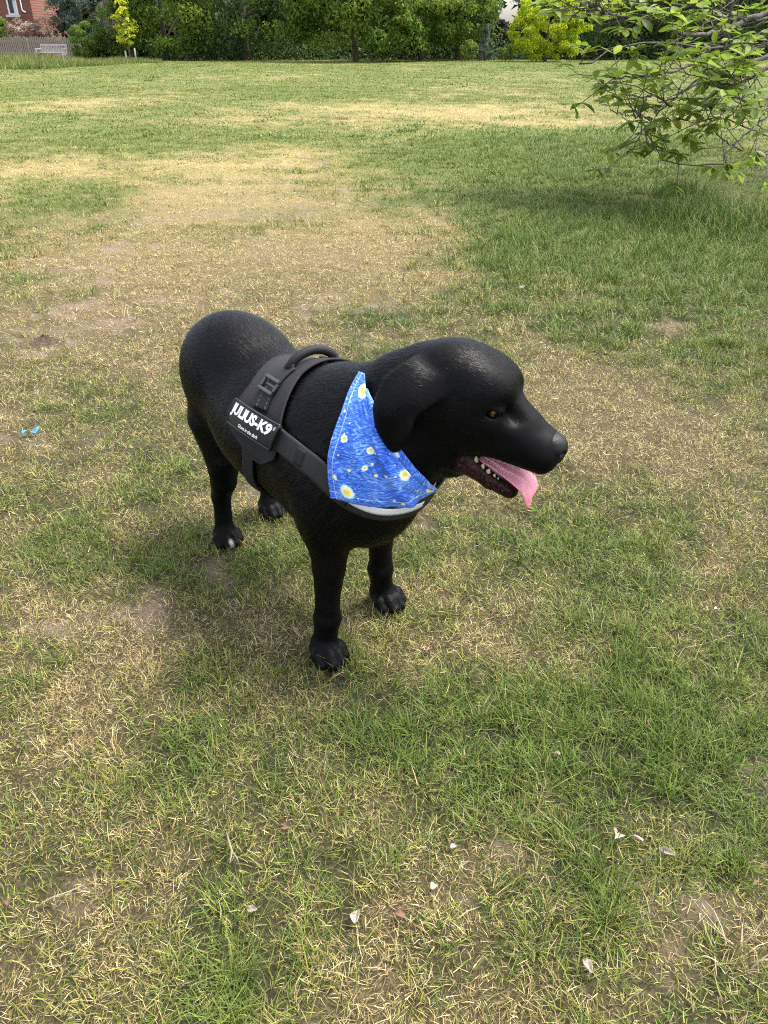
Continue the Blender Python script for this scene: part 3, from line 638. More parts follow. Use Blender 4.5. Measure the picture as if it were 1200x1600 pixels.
    n = 9000; x = r.uniform(X(215, 52), X(1330, 52), n); P = np.stack([x, 55.5 + r.normal(0, .7, n), r.uniform(0, 1, n) ** 1.6 * 1.1], 1)
    V, F, rn = leaf_cloud(r, P, np.tile([0, -.6, .7], (n, 1)), .26, .5); o = link('undergrowth', new_mesh('undergrowth', V, F, LEAF['dark'], False, {'rnd': rn}), kind='stuff'); tag(o, 'low dark undergrowth beneath the far trees', 'undergrowth')
    # young tree with two stakes
    sx = X(203, 49); t = tree('sapling', 'thin sapling with bright yellow-green leaves between two stakes', 'tree', sx, 49, 1.75, (.62, .55, 1.2), 900, 'yellow', .13, 34, .028, .55, None, 51, .20, .6)
    for px, lab in ((198, 'weathered tree stake left of the sapling stem'), (213, 'weathered tree stake right of the sapling stem')):
        mb = MB(); zz = .62 if px > 205 else .5; mb.tube([(0, 0, -.2), (.005, 0, zz * .5), (.0, .01, zz)], [.045, .043, .040], 8); mb.tube([(0, 0.01, zz), (0, .01, zz + .02)], [.036, .022], 8)
        o = mb.build('tree_stake', WOODG, None, True, (X(px, 48.8), 48.8, float(height(X(px, 48.8), 48.8)))); tag(o, lab, 'stake')
    build_house(X); build_fence(X); build_bench(X); build_tall_grass(X)

WOODG = mat('weathered_wood', (.33, .30, .28), .85, .2)
_t = NT(WOODG); _q = _t.noise(1.0, 5, .6, _t.stretch(_t.coords(), (6, 6, 40))); _t.out('Base Color', _t.ramp(_q, [(.3, (.22, .19, .18)), (.7, (.42, .38, .36))]))
def build_house(X):
    Y = 61.5; x1 = X(66, Y); W = 9.0; Hh = 6.4; z0 = 0.; root = link('brick_house', None, None, (x1, Y, 0)); tag(root, 'red brick house with a white sash window behind the fence', 'house')
    br = mat('red_brick', (.30, .10, .07), .9, .2); t = NT(br); b = t.n('ShaderNodeTexBrick', Vector=t.stretch(t.coords(), (1, 1, 1), (math.pi / 2, 0, 0)), Scale=1.0, Color1=(.17, .046, .030), Color2=(.22, .066, .044), Mortar=(.20, .14, .12)); b.inputs['Mortar Size'].default_value = .010; b.inputs['Brick Width'].default_value = .225; b.inputs['Row Height'].default_value = .075
    t.out('Base Color', t.mix(.35, b.outputs['Color'], t.ramp(t.noise(1.3, 5, .6, t.coords()), [(.3, (.13, .036, .025)), (.7, (.22, .07, .05))]))); t.bump(b.outputs['Fac'], .3, .008)
    wx0, wx1 = X(29, Y) - x1, X(45, Y) - x1; wz0, wz1 = at(37, 23, Y)[2], at(37, 23, Y)[2] + 1.75; mb = MB(); d = .30; y0 = 0.
    def wall(a, b_, c, e): mb.box(((a + b_) / 2, d / 2, (c + e) / 2), (b_ - a, d, e - c))
    wall(-W, wx0, -.2, Hh); wall(wx1, 0, -.2, Hh); wall(wx0, wx1, -.2, wz0); wall(wx0, wx1, wz1, Hh); mb.box((-d / 2, 3.6, Hh / 2 - .1), (d, 6.6, Hh + .2)); mb.box((-W + d / 2, 3.6, Hh / 2 - .1), (d, 6.6, Hh + .2)); mb.box((-W / 2, 6.9 + d / 2, Hh / 2 - .1), (W, d, Hh + .2))
    mb.build('wall', br, root)
    rm = mat('roof_slate', (.09, .09, .10), .7); mb = MB(); mb.add([(-W - .3, -.4, Hh), (.3, -.4, Hh), (.3, 7.6, Hh), (-W - .3, 7.6, Hh), (-W - .3, 3.6, Hh + 3), (.3, 3.6, Hh + 3)], [(0, 1, 5, 4), (2, 3, 4, 5), (0, 4, 3), (1, 2, 5), (0, 3, 2, 1)]); mb.build('roof', rm, root)
    wp = mat('white_paint', (.72, .72, .70), .5); gl = mat('window_glass', (.02, .025, .03), .05, .8); st = mat('stone_sill', (.45, .43, .40), .8)
    w = wx1 - wx0; cx = (wx0 + wx1) / 2; mb = MB()
    for a in (wx0 + .05, wx1 - .05): mb.box((a, .12, (wz0 + wz1) / 2), (.10, .10, wz1 - wz0))
    for z in (wz0 + .04, (wz0 + wz1) / 2, wz1 - .04): mb.box((cx, .115, z), (w - .2, .09, .07))
    win = mb.build('window', wp, root); 
    for z in ((wz0 * 3 + wz1) / 4, (wz0 + 3 * wz1) / 4): MB().box((cx, .15, z), (w - .2, .01, (wz1 - wz0) / 2 - .08)).build('pane', gl, win)
    MB().box((cx, -.02, wz0 - .075), (w + .24, .26, .14)).build('sill', st, win)
    MB().box((wx1 - .22, .14, (wz0 + wz1) / 2), (.20, .02, wz1 - wz0 - .2)).build('curtain', mat('pale_curtain', (.5, .55, .58), .9), win)
    dx = X(52, Y) - x1; zb = at(52, 18, Y)[2]; MB().tube([(dx, -.07, Hh), (dx, -.07, zb + .1), (dx + .08, -.07, zb), (dx + .22, -.06, zb - .05)], .045, 8).build('drainpipe', wp, root, True)
def build_fence(X):
    Y = 56.5; xa, xb = X(-130, Y), X(131, Y); root = link('paling_fence', None, None, (xa, Y, 0)); tag(root, 'weathered wooden paling fence with pointed tops behind the bench', 'fence'); r = np.random.default_rng(9); L = xb - xa
    mb = MB(); x = .0
    while x < L:
        h = 1.20 + r.normal(0, .03); w = .075; z = -.1
        mb.add([(x, 0, z), (x + w, 0, z), (x + w, 0, h - .07), (x + w / 2, 0, h), (x, 0, h - .07), (x, .02, z), (x + w, .02, z), (x + w, .02, h - .07), (x + w / 2, .02, h), (x, .02, h - .07)], [(0, 1, 2, 3, 4), (9, 8, 7, 6, 5), (0, 5, 6, 1), (1, 6, 7, 2), (2, 7, 8, 3), (3, 8, 9, 4), (4, 9, 5, 0)]); x += .115 + r.normal(0, .006)
    pm = mat('fence_paling_wood', (.24, .20, .16), .9, .2); o = mb.build('paling', pm, root); o['kind'] = 'stuff'
    for z in (.32, .95): MB().box((L / 2, .045, z), (L, .045, .09)).build('rail', pm, root)
    x = 0
    while x < L + .1: MB().box((x, .12, .5), (.1, .1, 1.3)).build('post', pm, root); x += 2.4
def build_bench(X):
    Y = 51.5; cx = X(83, Y); root = link('park_bench', None, None, (cx, Y, float(height(cx, Y)) - .03), (0, 0, math.radians(-14))); tag(root, 'weathered grey wooden bench in long grass at the far left', 'bench'); w = 1.65
    for s in (-1, 1):
        MB().tube([(s * w / 2, .22, 0), (s * w / 2, .24, .42), (s * w / 2, .34, .86)], [.038, .038, .034], 6).build('leg', WOODG, root); MB().box((s * w / 2, -.24, .30), (.065, .065, .60)).build('leg', WOODG, root)
        MB().box((s * w / 2, -.02, .625), (.07, .56, .05)).build('armrest', WOODG, root); MB().box((s * w / 2, -.01, .36), (.05, .42, .07)).build('seat_rail', WOODG, root)
    R = Euler((math.radians(-13), 0, 0)).to_matrix()
    MB().box((0, .325, .81), (w - .06, .045, .10), R).build('top_rail', WOODG, root); MB().box((0, .245, .46), (w - .06, .04, .07), R).build('back_rail', WOODG, root)
    for k in range(15): MB().box((-w / 2 + .10 + k * (w - .20) / 14, .285, .63), (.055, .02, .28), R).build('back_slat', WOODG, root)
    for k in range(5): MB().box((0, -.22 + k * .105, .43), (w - .02, .085, .028)).build('seat_slat', WOODG, root)
def build_tall_grass(X):
    r = np.random.default_rng(19); n = 6500; Y = r.uniform(36, 53.5, n); px = r.uniform(-160, 250, n); x = (px - 600) / 1200 * Y * .851 / .985
    edge = 37.0 + 9.0 * np.clip((px - 60) / 170, 0, 1) + 1.2 * vnoise(x * .5, Y * .5, 3); k = Y > edge; x, Y, px = x[k], Y[k], px[k]
    m = 9; ti = np.repeat(np.arange(len(x)), m); N = len(ti); P = np.stack([x[ti] + r.normal(0, .10, N), Y[ti] + r.normal(0, .10, N), np.zeros(N)], 1); P[:, 2] = height(P[:, 0], P[:, 1])
    hs = (.55 + .45 * vnoise(x * .8, Y * .8, 8)); hs *= np.clip(1.15 - (px - 60) / 260, .45, 1.1); L = r.uniform(.20, .58, N) * np.clip(hs, .3, 1.2)[ti]
    V, A, f = blades(r, P, r.uniform(0, 6.28, N), L, np.clip(r.normal(.30, .22, N), 0, 1), r.normal(.3, .3, N), r.uniform(.016, .034, N), 1); nv = 3
    at_ = {'dry': np.repeat(np.clip(r.normal(.10, .10, N), 0, 1), nv), 'rnd': np.repeat(r.random(N), nv), 'along': np.tile([.5, .5, 1.], N), 'tint': np.repeat(r.uniform(.4, .8, N), nv)}
    o = link('tall_grass', new_mesh('tall_grass', V.reshape(-1, 3), (np.arange(N)[:, None, None] * nv + f[None]).reshape(-1, 3), grass_material('tall_grass_blade'), False, at_), kind='stuff'); tag(o, 'strip of long green grass around the bench at the far left', 'grass')
build_background()

# ---------------------------------------------------------------- magnolia reaching in from the right
def build_magnolia():
    r = np.random.default_rng(42); TX, TY = 6.4, 8.6; z0 = float(height(TX, TY)); root = link('magnolia_tree', None, None, (TX, TY, z0)); tag(root, 'spreading magnolia reaching in from the right with drooping leafy branches', 'tree')
    O = np.array([TX, TY, z0]); bark = bark_material('magnolia_bark', (.060, .050, .043), (.17, .15, .13), 22); tips = []      # (point, direction, strength)
    MB().tube(resample_lin([(0, 0, -.2), (.05, .02, .7), (-.1, 0, 1.5), (-.15, .05, 2.6), (.1, 0, 4.2), (.2, .1, 5.6)], 14), np.linspace(.17, .03, 14), 12).build('trunk', bark, root, True)
    # boughs seen in the photo: pixel, distance; first point on the trunk
    BOUGH = [([(1200, 18, 7.2), (1165, 32, 7.1), (1130, 48, 7.0), (1085, 55, 6.9), (1050, 48, 6.8), (1020, 32, 6.7), (985, 28, 6.6), (950, 20, 6.6)], .022, .007, 1.5),
             ([(1215, 40, 7.6), (1170, 58, 7.5), (1125, 74, 7.4), (1080, 73, 7.3), (1040, 66, 7.2), (985, 70, 7.1), (930, 92, 7.0), (912, 108, 6.9), (905, 100, 6.9)], .017, .005, 1.2),
             ([(1240, 60, 7.0), (1190, 92, 6.9), (1150, 100, 6.8), (1105, 122, 6.7), (1072, 140, 6.6), (1045, 160, 6.5), (1025, 181, 6.45)], .020, .005, 1.2),
             ([(1240, 130, 6.7), (1195, 155, 6.6), (1160, 157, 6.5), (1130, 135, 6.45), (1100, 120, 6.4), (1060, 150, 6.3), (1030, 160, 6.25)], .016, .004, 1.0),
             ([(1260, 205, 6.6), (1200, 210, 6.5), (1165, 198, 6.4), (1140, 188, 6.35), (1115, 184, 6.3)], .013, .004, .8),
             ([(1260, 215, 6.9), (1200, 237, 6.7), (1165, 247, 6.6), (1120, 255, 6.5), (1075, 257, 6.4), (1035, 250, 6.35)], .015, .004, .6),
             ([(1250, 240, 6.7), (1180, 240, 6.6), (1140, 225, 6.5), (1118, 205, 6.45), (1108, 185, 6.4)], .010, .004, .7),
             ([(1050, 165, 6.4), (1012, 150, 6.3), (1000, 175, 6.25), (1008, 205, 6.2), (1012, 240, 6.2)], .009, .003, 1.0),
             ([(1020, 185, 6.3), (1000, 183, 6.2), (980, 180, 6.15), (962, 176, 6.1)], .006, .003, 1.0),
             ([(985, 25, 6.6), (960, 35, 6.7), (930, 8, 6.8), (900, 22, 6.9), (885, 34, 6.9)], .012, .004, 1.3),
             ([(1110, 75, 7.0), (1060, 110, 6.8), (1020, 118, 6.7), (985, 120, 6.6), (955, 125, 6.5)], .011, .004, 1.1),
             ([(1180, 100, 6.7), (1120, 150, 6.5), (1090, 175, 6.4), (1075, 186, 6.35), (1057, 186, 6.3)], .009, .003, .8),
             ([(1200, -30, 6.6), (1120, 5, 6.5), (1060, 10, 6.45), (1010, -5, 6.4)], .020, .006, 1.3), ([(1260, 150, 6.2), (1200, 180, 6.1), (1160, 215, 6.05), (1130, 243, 6.0)], .010, .004, 1.0), ([(1250, 60, 6.4), (1190, 70, 6.2), (1140, 95, 6.1), (1100, 112, 6.0)], .012, .004, 1.2), ([(1260, 10, 6.3), (1190, 30, 6.2), (1120, 30, 6.1), (1070, 60, 6.0)], .012, .004, 1.2), ([(1230, 95, 6.1), (1190, 110, 6.0), (1155, 130, 5.95), (1120, 140, 5.9)], .012, .004, 1.1)]
    for pts, r0, r1, leafy in BOUGH:
        W = np.array([at(*p) for p in pts]) - O; st = W[0]
        if r0 > .012 and st[0] > -3.2: W = np.concatenate([[(0, 0, min(max(st[2] * .6, .35), 2.2)), st * [.55, .55, 1] + [0, 0, .25]], W])
        C = resample(W, 34); C[1:-1] += r.normal(0, .006, (32, 3)); MB().tube(C, np.linspace(r0 * 1.0, r1 * 1.2, 34), 8).build('branch', bark, root, True)
        for k in range(7, 34):
            if r.random() < (.34 if W[-1][0] < -2.9 else .95) * leafy: tips.append((C[k], C[min(k + 1, 33)] - C[k - 1], 1))
        tips.append((C[-1], C[-1] - C[-2], 0))
    # crown overhead: boughs and twigs that shade the lawn
    for k in range(26):
        a = r.uniform(0, 6.28); h = r.uniform(1.6, 5.2); R = r.uniform(2.0, 3.9) * (1 - .09 * h); b0 = np.array([0, 0, h * .8]); e = np.array([math.cos(a) * R, math.sin(a) * R, h + r.uniform(-.5, .7)])
        p = at(600, 800, 1.0); w = e + O
        C = resample([b0, (b0 + e) / 2 + np.array([0, 0, .25]), e], 22) if w[1] > 4.6 else None
        if C is None: continue
        MB().tube(C, np.linspace(.035, .006, 22), 6).build('branch', bark, root, True)
        for q in range(8, 22):
            if r.random() < .48: tips.append((C[q], C[q] - C[q - 1], 2))
    tw = MB(); leaves = []
    for p, d, kind in tips:
        d = d / (np.linalg.norm(d) + 1e-9); n_tw = 1 if kind == 0 else (1 + (r.random() < .55) if kind == 1 else 2)
        for _ in range(n_tw):
            v = d * .8 + r.normal(0, .75, 3) + np.array([0, 0, .25 if kind else 0]); v /= np.linalg.norm(v); L = r.uniform(.10, .34) * (1.5 if kind == 2 else 1) if kind else .06
            e = p + v * L; e2 = e + (v + np.array([0, 0, .5])) * L * .35
            if (e2 + O)[2] < .10: continue
            tw.tube([p, (p + e) / 2 + r.normal(0, .012, 3), e, e2], [.0045, .0036, .003, .0022], 5)
            m = r.integers(5, 10)
            for i in range(m):
                a = i * 2.4 + r.uniform(0, 1); side = np.array([math.cos(a), math.sin(a), r.uniform(-.1, .5)]); dr = side + v * .55 + np.array([0, 0, -.12]); q = e2 if i < m - 2 else e
                leaves.append((q, dr / np.linalg.norm(dr), r.uniform(.075, .135) * (1.35 if kind == 2 else 1), kind))
    tw.build('twig', bark, root, True)['kind'] = 'stuff'
    # leaf shapes: broad above the middle, folded and curved
    lm = leaf_material('magnolia_leaf', [(.085, .145, .018), (.140, .215, .024), (.200, .275, .032), (.270, .330, .055)], .55, .45, .3); shapes = []
    for k in range(5):
        fold, curl = (.18, .32, .10, .40, .25)[k], (.25, .45, .10, .60, .35)[k]; q = np.array([0, .18, .40, .62, .82, 1.0]); w = np.array([.03, .11, .18, .21, .155, .0]); V = []; F = []
        for i in range(6):
            zc = -curl * q[i] ** 2 * .5
            V += [(q[i], -w[i], zc + fold * w[i]), (q[i], 0, zc), (q[i], w[i], zc + fold * w[i])]
        for i in range(5): F += [(3 * i, 3 * i + 3, 3 * i + 4, 3 * i + 1), (3 * i + 1, 3 * i + 4, 3 * i + 5, 3 * i + 2)]
        V.append((-.16, 0, .03)); F.append((0, 1, 18)); F.append((1, 2, 18)); shapes.append((np.array(V), F))
    def frame(d):
        up = np.array([r.normal(0, .35), r.normal(0, .35), 1.]); y = np.cross(up, d); y /= np.linalg.norm(y); return np.stack([d, y, np.cross(d, y)], 1)
    rec = []
    for q, d, L, kind in leaves: rec.append((q, frame(d), L, r.integers(0, 5), kind))
    W = np.array([x[0] for x in rec]) + O; zc = W[:, 1] * _c - (W[:, 2] - CAM_H) * _s; up = W[:, 1] * _s + (W[:, 2] - CAM_H) * _c
    px, py = 600 + 1200 * W[:, 0] / zc, 800 - 1200 * up / zc; seen = (px > 0) & (px < 1195) & (py > 5); sz = np.array([x[2] for x in rec]) / zc * seen
    best = set(np.argsort(-sz)[:300].tolist()); MV, MF, RN = [], [], []; o = 0; meshes = {}
    for i, (q, M, L, k, kind) in enumerate(rec):
        if i in best:
            key = (int(k), int(r.integers(0, 4)))
            if key not in meshes: meshes[key] = new_mesh('leaf', shapes[k][0], shapes[k][1], lm, True, {'rnd': np.full(len(shapes[k][0]), (key[1] + .5) / 4)})
            ob = link('leaf', meshes[key], root); mm = Matrix([[*(M[a] * L), q[a]] for a in range(3)] + [[0, 0, 0, 1]]); ob.matrix_basis = mm
        else:
            V = q + (shapes[k][0] * L) @ M.T; MV.append(V); MF += [tuple(j + o for j in f) for f in shapes[k][1]]; o += len(V); RN.append(np.full(len(V), r.random()))
    fo = part('foliage', np.concatenate(MV), MF, lm, root, attrs={'rnd': np.concatenate(RN)}); fo['kind'] = 'stuff'
    print('magnolia leaves', len(rec), 'seen', int(seen.sum()))
    return root
build_magnolia()

# ---------------------------------------------------------------- dog materials and objects
def fur_material(name, rough=.50, spec=.08):
    m = mat(name, (.010, .010, .0115), rough, spec); t = NT(m)
    skin, white = t.attr('skin'), t.attr('white')
    v = t.noise(38, 3, .6, t.coords())
    black = t.ramp(v, [(.3, (.0010, .0010, .0012)), (.75, (.0028, .0027, .0031))])
    wet = t.ramp(t.noise(210, 3, .6, t.coords()), [(.42, (.009, .006, .006)), (.62, (.045, .017, .016)), (.75, (.12, .065, .06))])
    c = t.mix(skin, black, wet); c = t.mix(white, c, (.72, .70, .67)); t.out('Base Color', c)
    t.out('Roughness', t.math('SUBTRACT', rough, t.math('MULTIPLY', skin, .26)))
    return m
def region_masks(P):
    """skin (bare wet lower lip) and white toe, from dog-local points"""
    q = (P - HO) @ HM; x, y, z = q.T
    line = -.094 - (x - .036) * .23                     # lip line of the open mouth
    sk = (x > .030) & (x < .150) & (z < line + .004) & (z > -.170) & (np.abs(y) < .06)
    top = np.clip((z - (line - .036 - (x - .04) * .10)) / .006, 0, 1)
    skin = sk * np.clip((x - .034) / .008, 0, 1) * top
    inner = (x > .03) & (x < .17) & (np.abs(y) < .02) & (z < line + .02) & (z > line - .03)
    skin = np.maximum(skin, inner * 1.0)
    c = np.array([-.466, -.083, .012]); white = np.clip(1.5 - np.linalg.norm((P - c) / np.array([.012, .008, .012]), axis=1) , 0, 1)
    return skin, white
def fur_flow(P, N):
    """lie of the coat: swept back from the nose, along the trunk, down the legs and ears"""
    q = (P - HO) @ HM
    back = np.tile(np.array([-1., 0, -.28]), (len(P), 1)); back[:, 2] -= 1.3 * np.abs(N[:, 1]) * .35
    down = np.tile(np.array([-.25, 0, -1.]), (len(P), 1))
    hd = np.tile(HM @ np.array([-1., 0, -.12]), (len(P), 1))
    earw = ((q[:, 0] < .0) & (np.abs(q[:, 1]) > .094) & (q[:, 2] < .05) & (q[:, 2] > -.11) & (q[:, 0] > -.12))
    neck = np.tile(np.array([-.8, -.2, -.75]), (len(P), 1))
    wl = np.clip((.31 - P[:, 2]) / .08, 0, 1)[:, None] * (np.abs(P[:, 1]) > .03)[:, None]
    wh = np.clip((q[:, 0] + .07) / .06, 0, 1)[:, None] * (P[:, 2] > .36)[:, None]
    wn = np.clip((P[:, 0] - .0) / .10, 0, 1)[:, None] * (1 - wh)
    d = back * (1 - wn) + neck * wn
    d = d * (1 - wl) + down * wl; d = d * (1 - wh) + hd * wh
    d[earw] = HM @ np.array([-.25, 0, -1.])
    hl = np.clip((q[:, 0] + .13) / .06, 0, 1) * (P[:, 2] > .36)
    L = .0150 * (1 - wl[:, 0] * .45) * (1 - hl * .42) + .010 * np.clip((P[:, 0] + .05) / .10, 0, 1) * (1 - wl[:, 0]) * (1 - hl)
    L[earw] = .0065
    L = np.where((P[:, 0] < -.35) & (wl[:, 0] < .3), L * .8, L)
    L = L * (1 - .40 * np.clip((q[:, 0] - .06) / .08, 0, 1) * (hl > .5))
    L = np.where(P[:, 2] < .05, .005, L)
    return d, L
def make_fur(V, Q, Fd, count, seed=3):
    r = np.random.default_rng(seed)
    T = np.concatenate([Q[:, [0, 1, 2]], Q[:, [0, 2, 3]]])
    A = np.linalg.norm(np.cross(V[T[:, 1]] - V[T[:, 0]], V[T[:, 2]] - V[T[:, 0]]), axis=1); cen = V[T].mean(1)
    q = (cen - HO) @ HM; A = A * np.where((q[:, 0] > -.08) & (cen[:, 2] > .36), 1.7, 1.0)
    pick = r.choice(len(T), count, p=A / A.sum()); u, v = r.random(count), r.random(count); f = u + v > 1; u[f], v[f] = 1 - u[f], 1 - v[f]
    P = V[T[pick, 0]] * (1 - u - v)[:, None] + V[T[pick, 1]] * u[:, None] + V[T[pick, 2]] * v[:, None]
    skin, white = region_masks(P); keep = skin < .3; keep &= P[:, 2] > .004
    q = (P - HO) @ HM
    keep &= ~((q[:, 0] > .160) & (q[:, 2] > -.054))                                                   # nose leather
    keep &= ~((np.abs(q[:, 0] - .0705) < .013) & (np.abs(q[:, 2]) < .0075) & (np.abs(q[:, 1]) > .03))  # eyes
    P, white = P[keep], white[keep]; N = Fd.grad(P); d, L = fur_flow(P, N); n = len(P)
    d = d - N * (d * N).sum(1, keepdims=True); d /= np.linalg.norm(d, axis=1, keepdims=True) + 1e-9
    # gentle clumping: low-frequency wobble of direction
    ph = np.sin(P @ np.array([[61, 23, 47], [37, -53, 29], [-43, 31, 67.]]) ).sum(1)
    side = np.cross(N, d); d = d + side * (ph * .10 + r.normal(0, .13, n))[:, None]; d /= np.linalg.norm(d, axis=1, keepdims=True)
    side = np.cross(N, d); roll = r.normal(0, 1, n) * np.where(L < .0105, .14, .28); wv = side * np.cos(roll)[:, None] + N * np.sin(roll)[:, None]
    L = L * r.uniform(.7, 1.25, n); w = np.where(L < .0105, .00022, .00030) * r.uniform(.7, 1.3, n)
    lift = np.where(L < .0105, r.uniform(.02, .07, n), r.uniform(.04, .13, n))[:, None]
    fly = (r.random(n) < .03) & (P[:, 2] > .30) & (L > .0115); lift[fly] += .28
    a = P - N * .0004; e = a + (d + N * (lift + .06)) * L[:, None]; W = wv * w[:, None]
    VV = np.stack([a - W, a + W, e], 1).reshape(-1, 3); FF = np.arange(n * 3).reshape(-1, 3)
    return VV, FF, np.repeat(white, 3)

def build_dog(h=.003, hairs=420000):
    Fd = build_dog_field(h); V, Q = Fd.mesh()
    root = link('dog', None, None, DOG_AT, (0, 0, DOG_YAW)); root.empty_display_size = .1
    tag(root, 'stout black dog with brown eyes and tongue out, standing on the lawn', 'dog')
    fm = fur_material('black_coat'); skin, white = region_masks(V)
    part('body', V, Q, fm, root, attrs={'skin': skin, 'white': white})
    FV, FF, fw = make_fur(V, Q, Fd, hairs)
    fm2 = fur_material('black_hair', .34, .17)
    fo = part('fur', FV, FF, fm2, root, attrs={'white': fw}); fo['kind'] = 'stuff'; fo['label'] = 'short glossy black coat'
    A = dict(M=HM, O=HO)
    # nose leather
    lo = H((.18, 0, -.035)); G = Field(lo - .06, lo + .06, .0012)
    G.ell((.176, 0, -.041), (.0215, .0255, .0195), .01, **A); G.ell((.164, 0, -.030), (.021, .021, .0115), .012, **A); G.ell((.185, 0, -.057), (.010, .013, .010), .008, **A)
    for s in (-1, 1):
        G.ell((.1965, s * .0105, -.042), (.009, .0060, .0052), .004, 's', **A)
        G.cone((.196, s * .013, -.045), (.180, s * .0265, -.050), .0036, .0028, .004, 's', **A)
    G.cone((.200, 0, -.044), (.196, 0, -.067), .0012, .0012, .003, 's', **A)
    v, q = G.mesh(); nm = mat('nose_leather', (.003, .003, .0035), .45, .22); t = NT(nm)
    t.bump(t.n('ShaderNodeTexVoronoi', Scale=620.0, Vector=t.coords()).outputs['Distance'], .35, .0012)
    part('nose', v, q, nm, root)
    # eyes
    em = mat('iris_brown', (.1, .04, .012), .06, .6); t = NT(em); em.node_tree.nodes['Principled BSDF'].inputs['Coat Weight'].default_value = .6
    r_ = t.attr('rad'); t.out('Base Color', t.ramp(r_, [(.0, (.002, .002, .002)), (.40, (.003, .002, .002)), (.46, (.12, .040, .008)), (.66, (.22, .085, .016)), (.92, (.07, .024, .006)), (.96, (.02, .012, .01)), (1, (.05, .03, .025))]))
    for s in (-1, 1):
        c = np.array((.0700, s * .0385, -.0006)); R = .0122; U = []; RR = []; nu, nv = 24, 14
        fwd = np.array((.70, s * .72, -.05)); fwd /= np.linalg.norm(fwd); sx = np.cross((0, 0, 1), fwd); sx /= np.linalg.norm(sx); sz = np.cross(fwd, sx)
        for i in range(nu):
            for j in range(nv):
                th = math.pi * j / (nv - 1); ph = 2 * math.pi * i / nu
                U.append(H(c + R * (math.cos(th) * fwd + math.sin(th) * (math.cos(ph) * sx + math.sin(ph) * sz)))); RR.append(min(1, th / 1.05))
        part('eye', np.array(U), gridfaces(nu, nv, True), em, root, attrs={'rad': RR})
    # tongue
    path = np.array([(.055, -.106), (.085, -.111), (.115, -.115), (.138, -.119), (.153, -.126), (.162, -.135), (.1675, -.145), (.169, -.1530)])
    wd = np.array([.016, .019, .0225, .026, .028, .0265, .0240, .016]); tt = np.linspace(0, 1, 30); x0 = np.linspace(0, 1, len(path))
    C = cubic(tt, x0, path); Wd = cubic(tt, x0, wd); tg = np.gradient(C, axis=0); tg /= np.linalg.norm(tg, axis=1, keepdims=True)
    nv = 17; aa = np.linspace(-1, 1, nv); P = np.zeros((30, nv, 3)); N = np.zeros_like(P)
    for i in range(30):
        nx, nz = -tg[i, 1], tg[i, 0]
        for j, a in enumerate(aa):
            cup = .0030 * (abs(a) ** 1.5) - .0016 * math.exp(-(a / .16) ** 2) + .0008 * math.sin(tt[i] * 17 + a * 2)
            P[i, j] = (C[i, 0] + nx * cup, a * Wd[i] - .003, C[i, 1] + nz * cup + .010 * a * tt[i]); N[i, j] = (nx, 0, nz)
    edge = np.sqrt(np.clip(1 - np.abs(aa) ** 3, .04, 1))[None, :, None] * np.clip(np.minimum(1, (1 - tt) * 9), .15, 1)[:, None, None]
    V1, F1 = thick_grid(P - N * .004 * edge, N, .008 * edge)
    tm = mat('tongue_pink', (.62, .20, .24), .38, .5); t = NT(tm); b = t.b; b.inputs['Subsurface Weight'].default_value = .25; b.inputs['Subsurface Radius'].default_value = (.006, .002, .0015)
    cc = t.coords(); t.out('Base Color', t.ramp(t.noise(60, 3, .5, cc), [(.3, (.52, .15, .20)), (.7, (.66, .25, .30))]))
    t.bump(t.noise(900, 2, .6, cc), .35, .0008)
    part('tongue', HO + V1 @ HM.T, F1, tm, root)
    # teeth along both sides of the lower jaw
    om = mat('tooth_ivory', (.46, .37, .24), .35, .4)
    for s in (-1, 1):
        for x, z, w, hh in ((.061, -.1095, .0068, .0150), (.0765, -.1160, .0044, .0112), (.0880, -.1210, .0046, .0094), (.0995, -.1260, .0032, .0078), (.1065, -.1290, .0024, .0052)):
            y = s * np.interp(x, [.06, .095, .128], [.0285, .0225, .012]); M_ = MB(); ring = []
            prof = [(0, 1), (.35, 1.0), (.6, .70), (.82, .36), (1, .06)]; n = 10; Vt = []; Ft = []
            for hz, sc in prof:
                for k in range(n):
                    a = 2 * math.pi * k / n; Vt.append(H((x + w * sc * math.cos(a) + .0012 * hz, y + w * .55 * sc * math.sin(a), z + hh * hz)))
            for i in range(len(prof) - 1):
                for k in range(n): Ft.append((i * n + k, i * n + (k + 1) % n, (i + 1) * n + (k + 1) % n, (i + 1) * n + k))
            Ft.append(tuple((len(prof) - 1) * n + k for k in range(n)))
            part('tooth', Vt, Ft, om, root)
    return root, Fd

